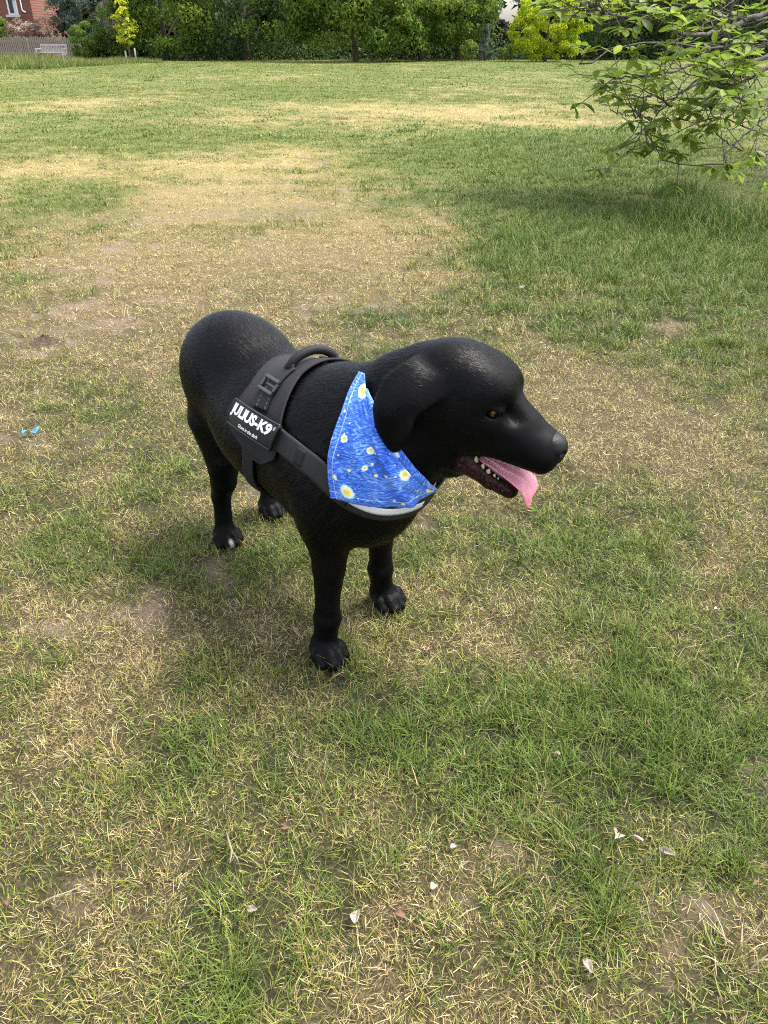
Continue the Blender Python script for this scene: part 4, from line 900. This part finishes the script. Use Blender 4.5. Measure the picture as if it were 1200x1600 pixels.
# ---------------------------------------------------------------- harness and bandana, fitted to the dog's surface
def strap_grid(Fd, path, hw, off, n=60, m=7, closed=False):
    C = Fd.snap(resample(path, n), off)
    for _ in range(4):
        C[1:-1] = (C[:-2] + 2 * C[1:-1] + C[2:]) / 4; C = Fd.snap(C, off, 4)
    N = Fd.grad(C, .012); T = np.gradient(C, axis=0); T /= np.linalg.norm(T, axis=1, keepdims=True)
    S = np.cross(N, T); S /= np.linalg.norm(S, axis=1, keepdims=True)
    hw = np.broadcast_to(np.asarray(hw, float), (n,))
    P = C[:, None, :] + S[:, None, :] * (np.linspace(-1, 1, m)[None, :, None] * hw[:, None, None])
    D = Fd.at(P); G = Fd.grad(P, .012); P = P + G * np.clip(off - D, -.006, .03)[..., None]
    return P, np.repeat(N[:, None, :], m, 1)
def webbing(name, col, rough=.75, ribs=900.0):
    m = mat(name, col, rough, .3); t = NT(m); c = t.coords()
    w = t.n('ShaderNodeTexWave', Vector=c, Scale=ribs / 6.28, Distortion=.6, Detail=1.0).outputs['Fac']
    t.out('Base Color', t.mix(t.noise(90, 4, .6, c), col, tuple(v * 1.7 for v in col)))
    t.bump(t.mix(.5, w, t.noise(1500, 2, .6, c)), .4, .0008); return m

def text_mesh(body, size, offset=0.0, shear=0.0):
    cu = bpy.data.curves.new('txt', 'FONT'); cu.body = body; cu.size = size; cu.offset = offset; cu.shear = shear; cu.align_x = 'LEFT'; cu.resolution_u = 3
    o = bpy.data.objects.new('txt', cu); COL.objects.link(o); bpy.context.view_layer.update()
    me = o.evaluated_get(bpy.context.evaluated_depsgraph_get()).to_mesh()
    me.calc_loop_triangles()
    V = np.array([v.co[:] for v in me.vertices]); F = [tuple(t.vertices) for t in me.loop_triangles]
    o.to_mesh_clear(); bpy.data.objects.remove(o); bpy.data.curves.remove(cu)
    return V, F

def build_harness(Fd):
    root = link('dog_harness', None, None, DOG_AT, (0, 0, DOG_YAW)); root.empty_display_size = .1
    tag(root, 'black dog harness with carry handle and white-lettered side label', 'harness')
    cloth = webbing('harness_cloth', (.0085, .008, .0095), .8, 500); web = webbing('harness_webbing', (.006, .006, .0065), .7, 1100)
    pad = webbing('chest_strap_cloth', (.011, .011, .012), .62, 700); plast = mat('buckle_plastic', (.014, .014, .016), .38, .5)
    stitch = mat('pale_stitching', (.30, .28, .27), .8)
    def surf(x, th, off):
        x, th = np.asarray(x, float), np.asarray(th, float)
        d = np.stack([0 * x, np.sin(th), np.cos(th)], -1); a = np.stack([x, 0 * x, .43 + 0 * x], -1)
        return Fd.cast(a + d * .30, -d, off)
    # saddle: wraps the back, narrower at the top
    nu, nv = 57, 29; TH = np.radians(np.linspace(-97, 97, nu)); a = np.abs(np.degrees(TH))
    rear = np.interp(a, [0, 12, 45, 65, 82, 90, 97], [-.268, -.266, -.238, -.236, -.240, -.19, -.160]); front = np.interp(a, [0, 20, 45, 70, 84, 90, 97], [-.100, -.098, -.075, -.052, -.060, -.085, -.115])
    X = rear[:, None] + (front - rear)[:, None] * np.linspace(0, 1, nv)[None]; TT = np.repeat(TH[:, None], nv, 1)
    P = surf(X, TT, .0045); P = P + Fd.grad(P) * (.0008 * np.sin(X * 90 + TT * 7))[..., None]; N = Fd.grad(P, .012)
    V, F = thick_grid(P, N, .0045); part('saddle_panel', V, F, cloth, root)
    # piping round the saddle's edge
    E = np.concatenate([P[:, 0], P[-1, 1:], P[::-1, -1][1:], P[0, ::-1][1:]]); NE = np.concatenate([N[:, 0], N[-1, 1:], N[::-1, -1][1:], N[0, ::-1][1:]])
    MB().tube(E + NE * .0030, .0028, 6, False).build('edge_piping', cloth, root, True)
    for sgn in (-1, 1):
        mir = np.array([1, -sgn * -1 if False else (1 if sgn < 0 else -1), 1.])
        # strap from handle root down to the label, through a buckle
        path = np.array([(-.157, -.040, .57), (-.160, -.075, .54), (-.155, -.112, .50)]) * mir
        G, NG = strap_grid(Fd, path, .0245, .0095, 24, 7); V, F = thick_grid(G, NG, .0030); part('handle_strap', V, F, web, root)
        for row in (1, 5): 
            L_ = G[9:, row] + NG[9:, row] * .0034
            for i in range(0, len(L_) - 1): MB().tube(L_[i:i + 2] * np.array([1, 1, 1]), .0005, 4).build('stitch', stitch, root) if i % 2 == 0 else None
        # ladder buckle
        bc = Fd.snap(np.array([[-.163, -.080 * mir[1], .535]]), .0145)[0]; n = Fd.grad(bc[None], .015)[0]; ux = np.array([1, 0, 0.]) - n * n[0]; ux /= np.linalg.norm(ux); uy = np.cross(n, ux)
        R = np.stack([ux, uy, n], 1); mb = MB()
        def bar(c, d): mb.box(bc + R @ np.array(c), d, R)
        bar((0, .0130, .002), (.066, .0075, .0065)); bar((0, -.0130, .002), (.066, .0075, .0065)); bar((.0300, 0, .001), (.0075, .0185, .006)); bar((-.0300, 0, .001), (.0075, .0185, .006)); bar((0, .001, -.002), (.0525, .006, .004))
        o = mb.build('buckle', plast, root); bv = o.modifiers.new('bevel', 'BEVEL'); bv.width = .0018; bv.segments = 2
        # label patch with lettering
        C4 = np.array([(-.222, -.120, .499), (-.226, -.142, .456), (-.056, -.140, .462), (-.042, -.122, .510)]) * mir    # TL BL BR TR
        if sgn > 0: C4 = C4[[3, 2, 1, 0]]
        c0 = C4.mean(0); nrm = np.cross(C4[2] - C4[1], C4[0] - C4[1]); nrm /= np.linalg.norm(nrm)
        nu2, nv2 = 25, 11; U, W = np.meshgrid(np.linspace(0, 1, nu2), np.linspace(0, 1, nv2), indexing='ij')
        def bil(u, w):
            u, w = np.asarray(u)[..., None], np.asarray(w)[..., None]
            b = C4[1] * (1 - u) * (1 - w) + C4[2] * u * (1 - w) + C4[3] * u * w + C4[0] * (1 - u) * w
            return b + nrm * (.008 + .007 * (1 - (2 * u - 1) ** 2) + .003 * (1 - (2 * w - 1) ** 2))
        P2 = bil(U, W); V, F = thick_grid(P2, np.broadcast_to(nrm, P2.shape), .006)
        lm = mat('label_rubber', (.006, .006, .0065), .5, .4); lab = part('label_patch', V, F, lm, root)
        bt = MB()
        for ed in (P2[:, 0], P2[:, -1], P2[0], P2[-1]): bt.tube(ed + nrm * .0055, .0026, 6)
        bt.build('label_border', lm, lab, True)
        white = mat('label_white_print', (.90, .92, .90), .6)
        Lu = np.linalg.norm(C4[2] - C4[1]); Lw = np.linalg.norm(C4[0] - C4[1])
        for txt, size, off, sh, u0, u1, w0, w1 in (('JULIUS-K9', 1, .042, 0, .04, .925, .33, .91), ('®', 1, .0, 0, .94, .97, .74, .88), ('Glows in the dark', 1, .022, .35, .33, .77, .11, .26)):
            tv, tf = text_mesh(txt, size, off, sh); lo, hi = tv.min(0), tv.max(0)
            u = u0 + (tv[:, 0] - lo[0]) / (hi[0] - lo[0]) * (u1 - u0); w = w0 + (tv[:, 1] - lo[1]) / (hi[1] - lo[1]) * (w1 - w0)
            part('lettering', bil(u, w) + nrm * .0067, tf, white, lab, smooth=False)
        # girth strap
        path = np.array([(-.165, -.138, .445), (-.162, -.145, .405), (-.176, -.140, .362), (-.190, -.115, .315), (-.192, -.06, .285), (-.192, 0., .275)]) * mir
        G, NG = strap_grid(Fd, path, .0165, .005, 40, 7); V, F = thick_grid(G, NG, .0028); part('girth_strap', V, F, web, root)
    # chest strap with reflective strip
    right = np.array([(-.058, -.132, .486), (-.02, -.134, .484), (.02, -.130, .478), (.055, -.119, .468), (.085, -.106, .447), (.112, -.082, .423), (.132, -.050, .406), (.144, -.015, .400)])
    path = np.concatenate([right, (right * [1, -1, 1])[::-1]])
    G, NG = strap_grid(Fd, path, .021, .006, 110, 9); V, F = thick_grid(G, NG, .0045); part('chest_strap', V, F, pad, root)
    for seg in ((12, 17), (34, 37), (93, 98)):
        V, F = thick_grid(G[seg[0]:seg[1], 1:-1] + NG[seg[0]:seg[1], 1:-1] * .0047, NG[seg[0]:seg[1], 1:-1], .0008); part('velcro_tab', V, F, web, root)
    refl = mat('reflective_strip', (.70, .71, .76), .35, .5)
    i0, i1 = 32, 61; V, F = thick_grid(G[i0:i1, 3:7] + NG[i0:i1, 3:7] * .0049, NG[i0:i1, 3:7], .0012); part('reflective_strip', V, F, refl, root)
    # carry handle: padded loop across the back
    hp = np.array([(-.158, -.046, .552), (-.158, -.046, .566), (-.156, -.036, .582), (-.153, -.015, .593), (-.150, .010, .596), (-.148, .034, .588), (-.147, .050, .572), (-.147, .055, .552)])
    hc = resample(hp, 40); mb = MB(); mb.tube(hc[4:-4], np.interp(np.arange(32), [0, 4, 27, 31], [.0078, .0092, .0092, .0078]), 14)
    mb.build('handle', web, root, True)
    for sl in (slice(0, 8), slice(32, 40)):
        q = hc[sl]; Pq = q[:, None, :] + np.array([1., 0, 0]) * np.linspace(-.019, .019, 5)[None, :, None] * np.linspace(1, .6, len(q))[::(1 if sl.start == 0 else -1), None, None]
        sd = -1 if sl.start == 0 else 1
        V, F = thick_grid(Pq, np.broadcast_to(np.array([0, sd * 1., 0]), Pq.shape), .004); part('handle_end', V, F, web, root)
    return root

def build_bandana(Fd):
    import copy
    Fd = copy.copy(Fd); Fd.d = Fd.d_noears                 # the cloth lies under the ears
    Lf = np.array([(.062, -.021, .612), (.066, -.044, .594), (.075, -.070, .562), (.077, -.087, .526), (.075, -.100, .487), (.079, -.106, .460), (.086, -.108, .428)])
    Rt = np.array([(.079, -.019, .616), (.114, -.042, .580), (.145, -.047, .558), (.155, -.033, .524), (.168, -.010, .484), (.171, .018, .452), (.170, .046, .430)])
    nu, nv = 64, 44; L_, R_ = resample(Lf, nu), resample(Rt, nu); u = np.linspace(0, 1, nv)[None, :, None]
    P = L_[:, None] * (1 - u) + R_[:, None] * u
    s = np.linspace(0, 1, nu)[:, None]; bow = (s[..., None] ** 3) * np.sin(math.pi * u) * .005
    P[..., 2] -= bow[..., 0]
    for _ in range(16):
        D = Fd.at(P); P = P + Fd.grad(P, .012) * np.clip(.0145 - D, 0, .02)[..., None]
    for _ in range(12):                                    # cloth bridges hollows
        Q = P.copy(); Q[1:-1, 1:-1] = (P[:-2, 1:-1] + P[2:, 1:-1] + P[1:-1, :-2] + P[1:-1, 2:]) / 4; P = Q
        D = Fd.at(P); P = P + Fd.grad(P, .012) * np.clip(.0135 - D, 0, .02)[..., None]
    du = np.gradient(P, axis=0); dv = np.gradient(P, axis=1); N = np.cross(dv, du); N /= np.linalg.norm(N, axis=-1, keepdims=True) + 1e-9
    if (N[30, 20] @ Fd.grad(P[30:31, 20], .012)[0]) < 0: N = -N
    uu = u[..., 0]; fold = .0030 * np.sin(uu * 9 + 2.2 * s) * s * (1 - .4 * uu) + .0055 * np.exp(-((uu - .80 + .10 * s) / .055) ** 2) * np.clip((s - .12) * 4, 0, 1) + .0022 * np.sin(17 * uu - 9 * s) * np.clip(s * 2, 0, 1) + .0030 * np.sin(6 * s + 11 * uu) * np.exp(-((uu - .5) / .4) ** 2) * s
    P = P + N * (1.15 * fold[..., None])
    for _ in range(6): P = P + Fd.grad(P, .012) * np.clip(.0145 - Fd.at(P), 0, .02)[..., None]
    V, F = thick_grid(P, N, .0012)
    pu = np.tile((uu * np.linspace(.02, .17, nu)[:, None]).ravel(), 2); pv = np.tile(np.repeat(s * .20, nv, 1).ravel(), 2)
    root = link('bandana', None, None, DOG_AT, (0, 0, DOG_YAW)); root.empty_display_size = .1
    tag(root, 'bright blue bandana with yellow and white spots tied round the dog\'s neck', 'bandana')
    m = mat('bandana_print', (.03, .12, .6), .75, .2, .15); t = NT(m)
    vec = t.n('ShaderNodeCombineXYZ', X=t.attr('pu'), Y=t.attr('pv'), Z=0.0).outputs[0]
    warp = t.n('ShaderNodeTexNoise', Vector=vec, Scale=22.0, Detail=2.0); 
    wv = t.n('ShaderNodeVectorMath', i0=vec, i1=t.n('ShaderNodeVectorMath', i0=warp.outputs['Color'], i1=(.035, .035, 0.), _operation='MULTIPLY').outputs[0], _operation='ADD').outputs[0]
    st = t.noise(1.0, 5, .62, t.stretch(wv, (130, 420, 1), (0, 0, .5)))
    big = t.noise(30, 3, .5, vec)
    c = t.ramp(t.math('ADD', t.math('MULTIPLY', st, .70), t.math('MULTIPLY', big, .30)), [(.34, (.012, .035, .30)), (.44, (.026, .088, .52)), (.52, (.058, .19, .67)), (.59, (.20, .39, .76)), (.69, (.54, .69, .82))])
    vo = t.n('ShaderNodeTexVoronoi', _voronoi_dimensions='2D', Vector=vec, Scale=23.0, Randomness=.85); pick = t.n('ShaderNodeSeparateColor', i0=vo.outputs['Color'])
    rough_r = t.math('ADD', vo.outputs['Distance'], t.math('MULTIPLY', t.math('SUBTRACT', t.noise(190, 2, .5, vec), .5), .16))
    rad = t.math('MULTIPLY', t.math('SUBTRACT', pick.outputs[0], .12), .34)
    d = t.math('DIVIDE', rough_r, t.math('MAXIMUM', rad, .001))
    spot = t.ramp(d, [(.0, (.85, .55, .05)), (.42, (.82, .70, .12)), (.55, (.85, .86, .62)), (.85, (.60, .76, .82)), (1.0, (.3, .5, .8))])
    on = t.math('MULTIPLY', t.math('LESS_THAN', d, 1.0), t.math('GREATER_THAN', rad, .03))
    c = t.mix(on, c, spot)
    v2 = t.n('ShaderNodeTexVoronoi', _voronoi_dimensions='2D', Vector=vec, Scale=62.0, Randomness=.9); p2 = t.n('ShaderNodeSeparateColor', i0=v2.outputs['Color'])
    on2 = t.math('LESS_THAN', v2.outputs['Distance'], t.math('MULTIPLY', t.math('SUBTRACT', p2.outputs[1], .60), .45))
    c = t.mix(on2, c, t.mix(p2.outputs[2], (.80, .66, .10), (.72, .82, .84)))
    hem = t.math('MINIMUM', t.math('ABSOLUTE', t.math('SUBTRACT', t.attr('pu'), .011)), t.math('ABSOLUTE', t.math('SUBTRACT', t.attr('pv'), .188)))
    c = t.mix(t.math('MULTIPLY', t.math('LESS_THAN', hem, .0005), .7), c, (.62, .70, .86)); t.out('Base Color', c)
    t.bump(t.noise(2600, 2, .5, vec), .2, .0006)
    part('front_triangle', V, F, m, root, attrs={'pu': pu, 'pv': pv})
    # folded-over right hem and the band round the neck
    nk = [(.068, -.019, .614), (.062, .035, .605), (.075, .085, .575), (.10, .11, .525), (.13, .105, .475), (.155, .075, .440), (.168, .046, .430)]
    G, NG = strap_grid(Fd, nk, np.interp(np.linspace(0, 1, 50), [0, .2, .9, 1], [.003, .005, .008, .006]), -.0035, 50, 7)
    V, F = thick_grid(G, NG, .003); n = len(V)
    qv = np.tile(np.repeat(np.linspace(0, .25, 50)[:, None], 7, 1).ravel(), 2); qu = np.tile(np.repeat(np.linspace(0, .03, 7)[None], 50, 0).ravel(), 2)
    part('neck_band', V, F, m, root, attrs={'pu': qu + .3, 'pv': qv})
    eg = P[6:, -1]; en = N[6:, -1]; ln = len(eg); roll = []
    tw = np.gradient(eg, axis=0); tw /= np.linalg.norm(tw, axis=1, keepdims=True); sd = np.cross(en, tw)
    if (sd[10] @ (P[16, -1] - P[16, -5])) < 0: sd = -sd
    rr = np.interp(np.linspace(0, 1, ln), [0, .15, .8, 1], [.002, .009, .008, .003])[:, None]
    for a in np.linspace(0, math.pi * 1.05, 9): roll.append(eg + sd * np.sin(a) * rr * 1.4 + en * (np.cos(a) - 1) * rr * .9)
    Rg = np.stack(roll, 1); V, F = thick_grid(Rg, np.repeat(en[:, None], 9, 1), .0012)
    qv = np.tile(np.repeat(np.linspace(.02, .2, ln)[:, None], 9, 1).ravel(), 2); qu = np.tile(np.repeat(np.linspace(.17, .20, 9)[None], ln, 0).ravel(), 2)
    part('folded_hem', V, F, m, root, attrs={'pu': qu, 'pv': qv})
    return root

dog, Fd = build_dog()
harness = build_harness(Fd); bandana = build_bandana(Fd)

# ---------------------------------------------------------------- things lying on the lawn
def build_litter():
    r = np.random.default_rng(3)
    pet = mat('magnolia_petal', (.78, .70, .64), .6, .3); t = NT(pet); c = t.coords(); t.out('Base Color', t.ramp(t.noise(60, 4, .6, c), [(.3, (.22, .16, .12)), (.55, (.36, .30, .25)), (.75, (.44, .40, .35))])); pet.node_tree.nodes['Principled BSDF'].inputs['Subsurface Weight'].default_value = .1
    tan = mat('dead_leaf_tan', (.16, .10, .055), .8); org = mat('dead_leaf_orange', (.12, .062, .036), .8)
    def petal(px, py, L, W, yaw, m, label, cup=.9, name='petal', cat='petal', up=.016, tilt=.5):
        p = gpt(px, py); nu, nv = 11, 7; P = np.zeros((nu, nv, 3))
        for i in range(nu):
            q = i / (nu - 1); w = W * .5 * (math.sin(math.pi * min(1, q * .86 + .09)) ** .8) + .0006
            for j in range(nv):
                a = -1 + 2 * j / (nv - 1); P[i, j] = ((q - .5) * L, a * w, cup * (a * a) * w + .12 * L * math.sin(q * 3.0 + px) * .5 + .10 * W * math.sin(a * 4 + q * 6 + py))
        V, F = thick_grid(P, np.broadcast_to(np.array([0, 0, 1.]), P.shape), .0009)
        o = link(name, new_mesh(name, V, F, m), None, (p[0], p[1], float(height(*p)) + up), (tilt * math.sin(px), tilt, yaw)); tag(o, label, cat); return o
    petal(962, 1311, .026, .018, 1.1, pet, 'broad white petal in the grass, leftmost of three at the lower right')
    petal(995, 1314, .026, .006, 1.9, pet, 'thin pale sliver of petal between two wider white petals')
    petal(1042, 1335, .026, .009, 2.3, pet, 'narrow white petal, rightmost of three at the lower right')
    petal(557, 1441, .026, .014, 1.5, pet, 'curled cream petal beside a small orange leaf near the bottom')
    petal(917, 1518, .024, .010, 1.7, pet, 'pale petal standing in grass near the bottom right')
    petal(708, 1332, .012, .008, .6, pet, 'tiny white petal fragment right of the lower centre', up=.014)
    petal(678, 1396, .014, .010, .9, pet, 'small pinkish-white petal scrap above the orange leaf', up=.014)
    petal(868, 1185, .016, .007, 2.4, pet, 'small pale petal in the green tufts at the right', up=.015)
    petal(1118, 957, .014, .008, .3, pet, 'small pale petal far right, level with the front paws', up=.013)
    petal(624, 1437, .018, .014, .4, org, 'small orange-brown dead leaf near the bottom centre', name='dead_leaf', cat='leaf')
    petal(18, 1417, .016, .009, 1.8, org, 'orange dead leaf on bare soil at the left edge', name='dead_leaf', cat='leaf', up=.012)
    petal(671, 1021, .014, .010, .8, tan, 'tan leaf scrap in the grass right of the near front paw', name='dead_leaf', cat='leaf', up=.013)
    petal(450, 1305, .020, .010, 2.8, tan, 'curled tan leaf right of the pale twig', name='dead_leaf', cat='leaf', up=.020)
    petal(395, 1425, .016, .008, 2.8, pet, 'pale scrap of petal below the forked twig', up=.013)
    petal(815, 458, .03, .016, 2.8, pet, 'white petal on the grass above the dog\'s head', up=.03)
    petal(905, 240, .05, .03, 2.8, pet, 'white petal in the shaded grass left of the magnolia', up=.03)
    petal(916, 113, .12, .07, 1.2, pet, 'white speck of litter far off in front of the golden shrub', name='litter_scrap', cat='litter', up=.06)
    # forked pale twig
    tw = mat('dry_twig', (.20, .16, .115), .85); p = gpt(362, 1342); root = MB(); root.tube([(-.012, .034, .0), (-.004, .014, .004), (.004, -.004, .005), (.003, -.022, .002)], [.0014, .0016, .0017, .0010], 6); root.tube([(.004, -.004, .005), (.013, -.014, .004), (.016, -.020, .001)], [.0014, .0010, .0006], 6); root.tube([(-.004, .014, .004), (.006, .020, .006)], [.0009, .0005], 5)
    tag(root.build('twig', tw, None, True, (p[0], p[1], float(height(*p)) + .024)), 'pale forked twig lying on the grass at the lower left', 'twig')
    p = gpt(100, 1410); mb = MB(); mb.tube([(-.03, -.02, 0), (-.01, -.006, .003), (.012, .004, .002), (.030, .016, .0)], [.0008, .0011, .0011, .0006], 6)
    tag(mb.build('twig', tw, None, True, (p[0], p[1], float(height(*p)) + .020)), 'short straight pale twig near the lower left corner', 'twig')
    # blue plastic scrap
    bl = mat('blue_plastic', (.06, .20, .28), .5, .4); p = gpt(52, 682); k = 11; P = np.zeros((k, 5, 3))
    for i in range(k):
        q = i / (k - 1); w = .006 * (1 - .6 * abs(q - .45) * 2) + .002
        for j in range(5): a = -1 + j / 2; P[i, j] = ((q - .5) * .062, a * w + .008 * math.sin(q * 7), .006 * math.sin(q * 9 + a) + .004)
    V, F = thick_grid(P, np.broadcast_to(np.array([0, 0, 1.]), P.shape), .0008); tag(link('plastic_scrap', new_mesh('plastic_scrap', V, F, bl), None, (p[0], p[1], float(height(*p)) + .016), (.1, -.15, .55)), 'torn scrap of bright blue plastic on the grass at the left', 'litter')
    # small mound of dark soil
    p = gpt(70, 532); nu, nv = 28, 12; V = []
    for i in range(nu):
        for j in range(nv):
            a = 2 * math.pi * i / nu; q = j / (nv - 1); rr = .070 * q * (1 + .2 * math.sin(3 * a + 1) + .1 * math.sin(7 * a)); V.append((rr * math.cos(a) * 1.15, rr * math.sin(a), .020 * (1 - q ** 1.6) + .008 * r.normal() * (1 - q) - .008 * q))
    sm = mat('mound_soil', (.08, .055, .04), .95, .1); t = NT(sm); n = t.noise(130, 5, .7, t.coords()); t.out('Base Color', t.ramp(n, [(.3, (.065, .046, .034)), (.7, (.17, .125, .09))])); t.bump(n, 1.0, .02)
    o = link('soil_mound', new_mesh('soil_mound', V, gridfaces(nu, nv, True), sm), None, (p[0], p[1], float(height(*p)) + .002)); tag(o, 'small mound of dark crumbly soil on the lawn left of the dog', 'mound')
    # bleached tuft at the lower right
    sg = mat('bleached_straw', (.34, .28, .16), .8); p = gpt(1150, 1495); n = 24; a = r.uniform(0, 6.28, n); P0 = np.stack([p[0] + .030 * np.sqrt(r.random(n)) * np.cos(a), p[1] + .022 * np.sin(a), np.full(n, float(height(*p)))], 1)
    V, A, f = blades(r, P0, a + r.normal(0, .8, n), r.uniform(.04, .080, n), np.clip(r.normal(.75, .4, n), 0, 1.3), r.normal(.5, .3, n), r.uniform(.0014, .0026, n), 3); nv = V.shape[1]
    tag(link('straw_tuft', new_mesh('straw_tuft', V.reshape(-1, 3), (np.arange(n)[:, None, None] * nv + f[None]).reshape(-1, 3), sg, False), None), 'tuft of bleached straw-coloured grass at the lower right edge', 'grass tuft')
    # clump of long grass under the magnolia and rough clumps at the right
    gm = bpy.data.materials['tall_grass_blade']
    def clump(px, py, sx, sy, n, lo, hi, wid, label, seed):
        q = np.random.default_rng(seed); c = gpt(px, py); P = np.stack([c[0] + q.normal(0, sx, n), c[1] + q.normal(0, sy, n), np.zeros(n)], 1); P[:, 2] = height(P[:, 0], P[:, 1]); L = q.uniform(lo, hi, n) * np.exp(-.5 * (((P[:, 0] - c[0]) / (sx * 2.2)) ** 2 + ((P[:, 1] - c[1]) / (sy * 2.2)) ** 2))
        V, A, f = blades(q, P, q.uniform(0, 6.28, n), L, np.clip(q.normal(.45, .25, n), 0, 1.3), q.normal(.7, .3, n), wid * q.uniform(.6, 1.3, n), 3); nv = V.shape[1]
        at_ = {'dry': np.repeat(np.clip(q.normal(.05, .08, n), 0, 1), nv), 'rnd': np.repeat(q.random(n), nv), 'along': np.tile(A, n), 'tint': np.repeat(q.uniform(.7, 1.0, n), nv)}
        o = link('grass_clump', new_mesh('grass_clump', V.reshape(-1, 3), (np.arange(n)[:, None, None] * nv + f[None]).reshape(-1, 3), gm, False, at_), kind='stuff'); tag(o, label, 'grass clump')
    clump(1135, 350, .32, .28, 4200, .12, .28, .005, 'thick clump of long dark grass under the magnolia at the right edge', 8)
    clump(1065, 305, .12, .12, 700, .10, .22, .006, 'small clump of long grass beside bare soil under the magnolia', 9)
build_litter()
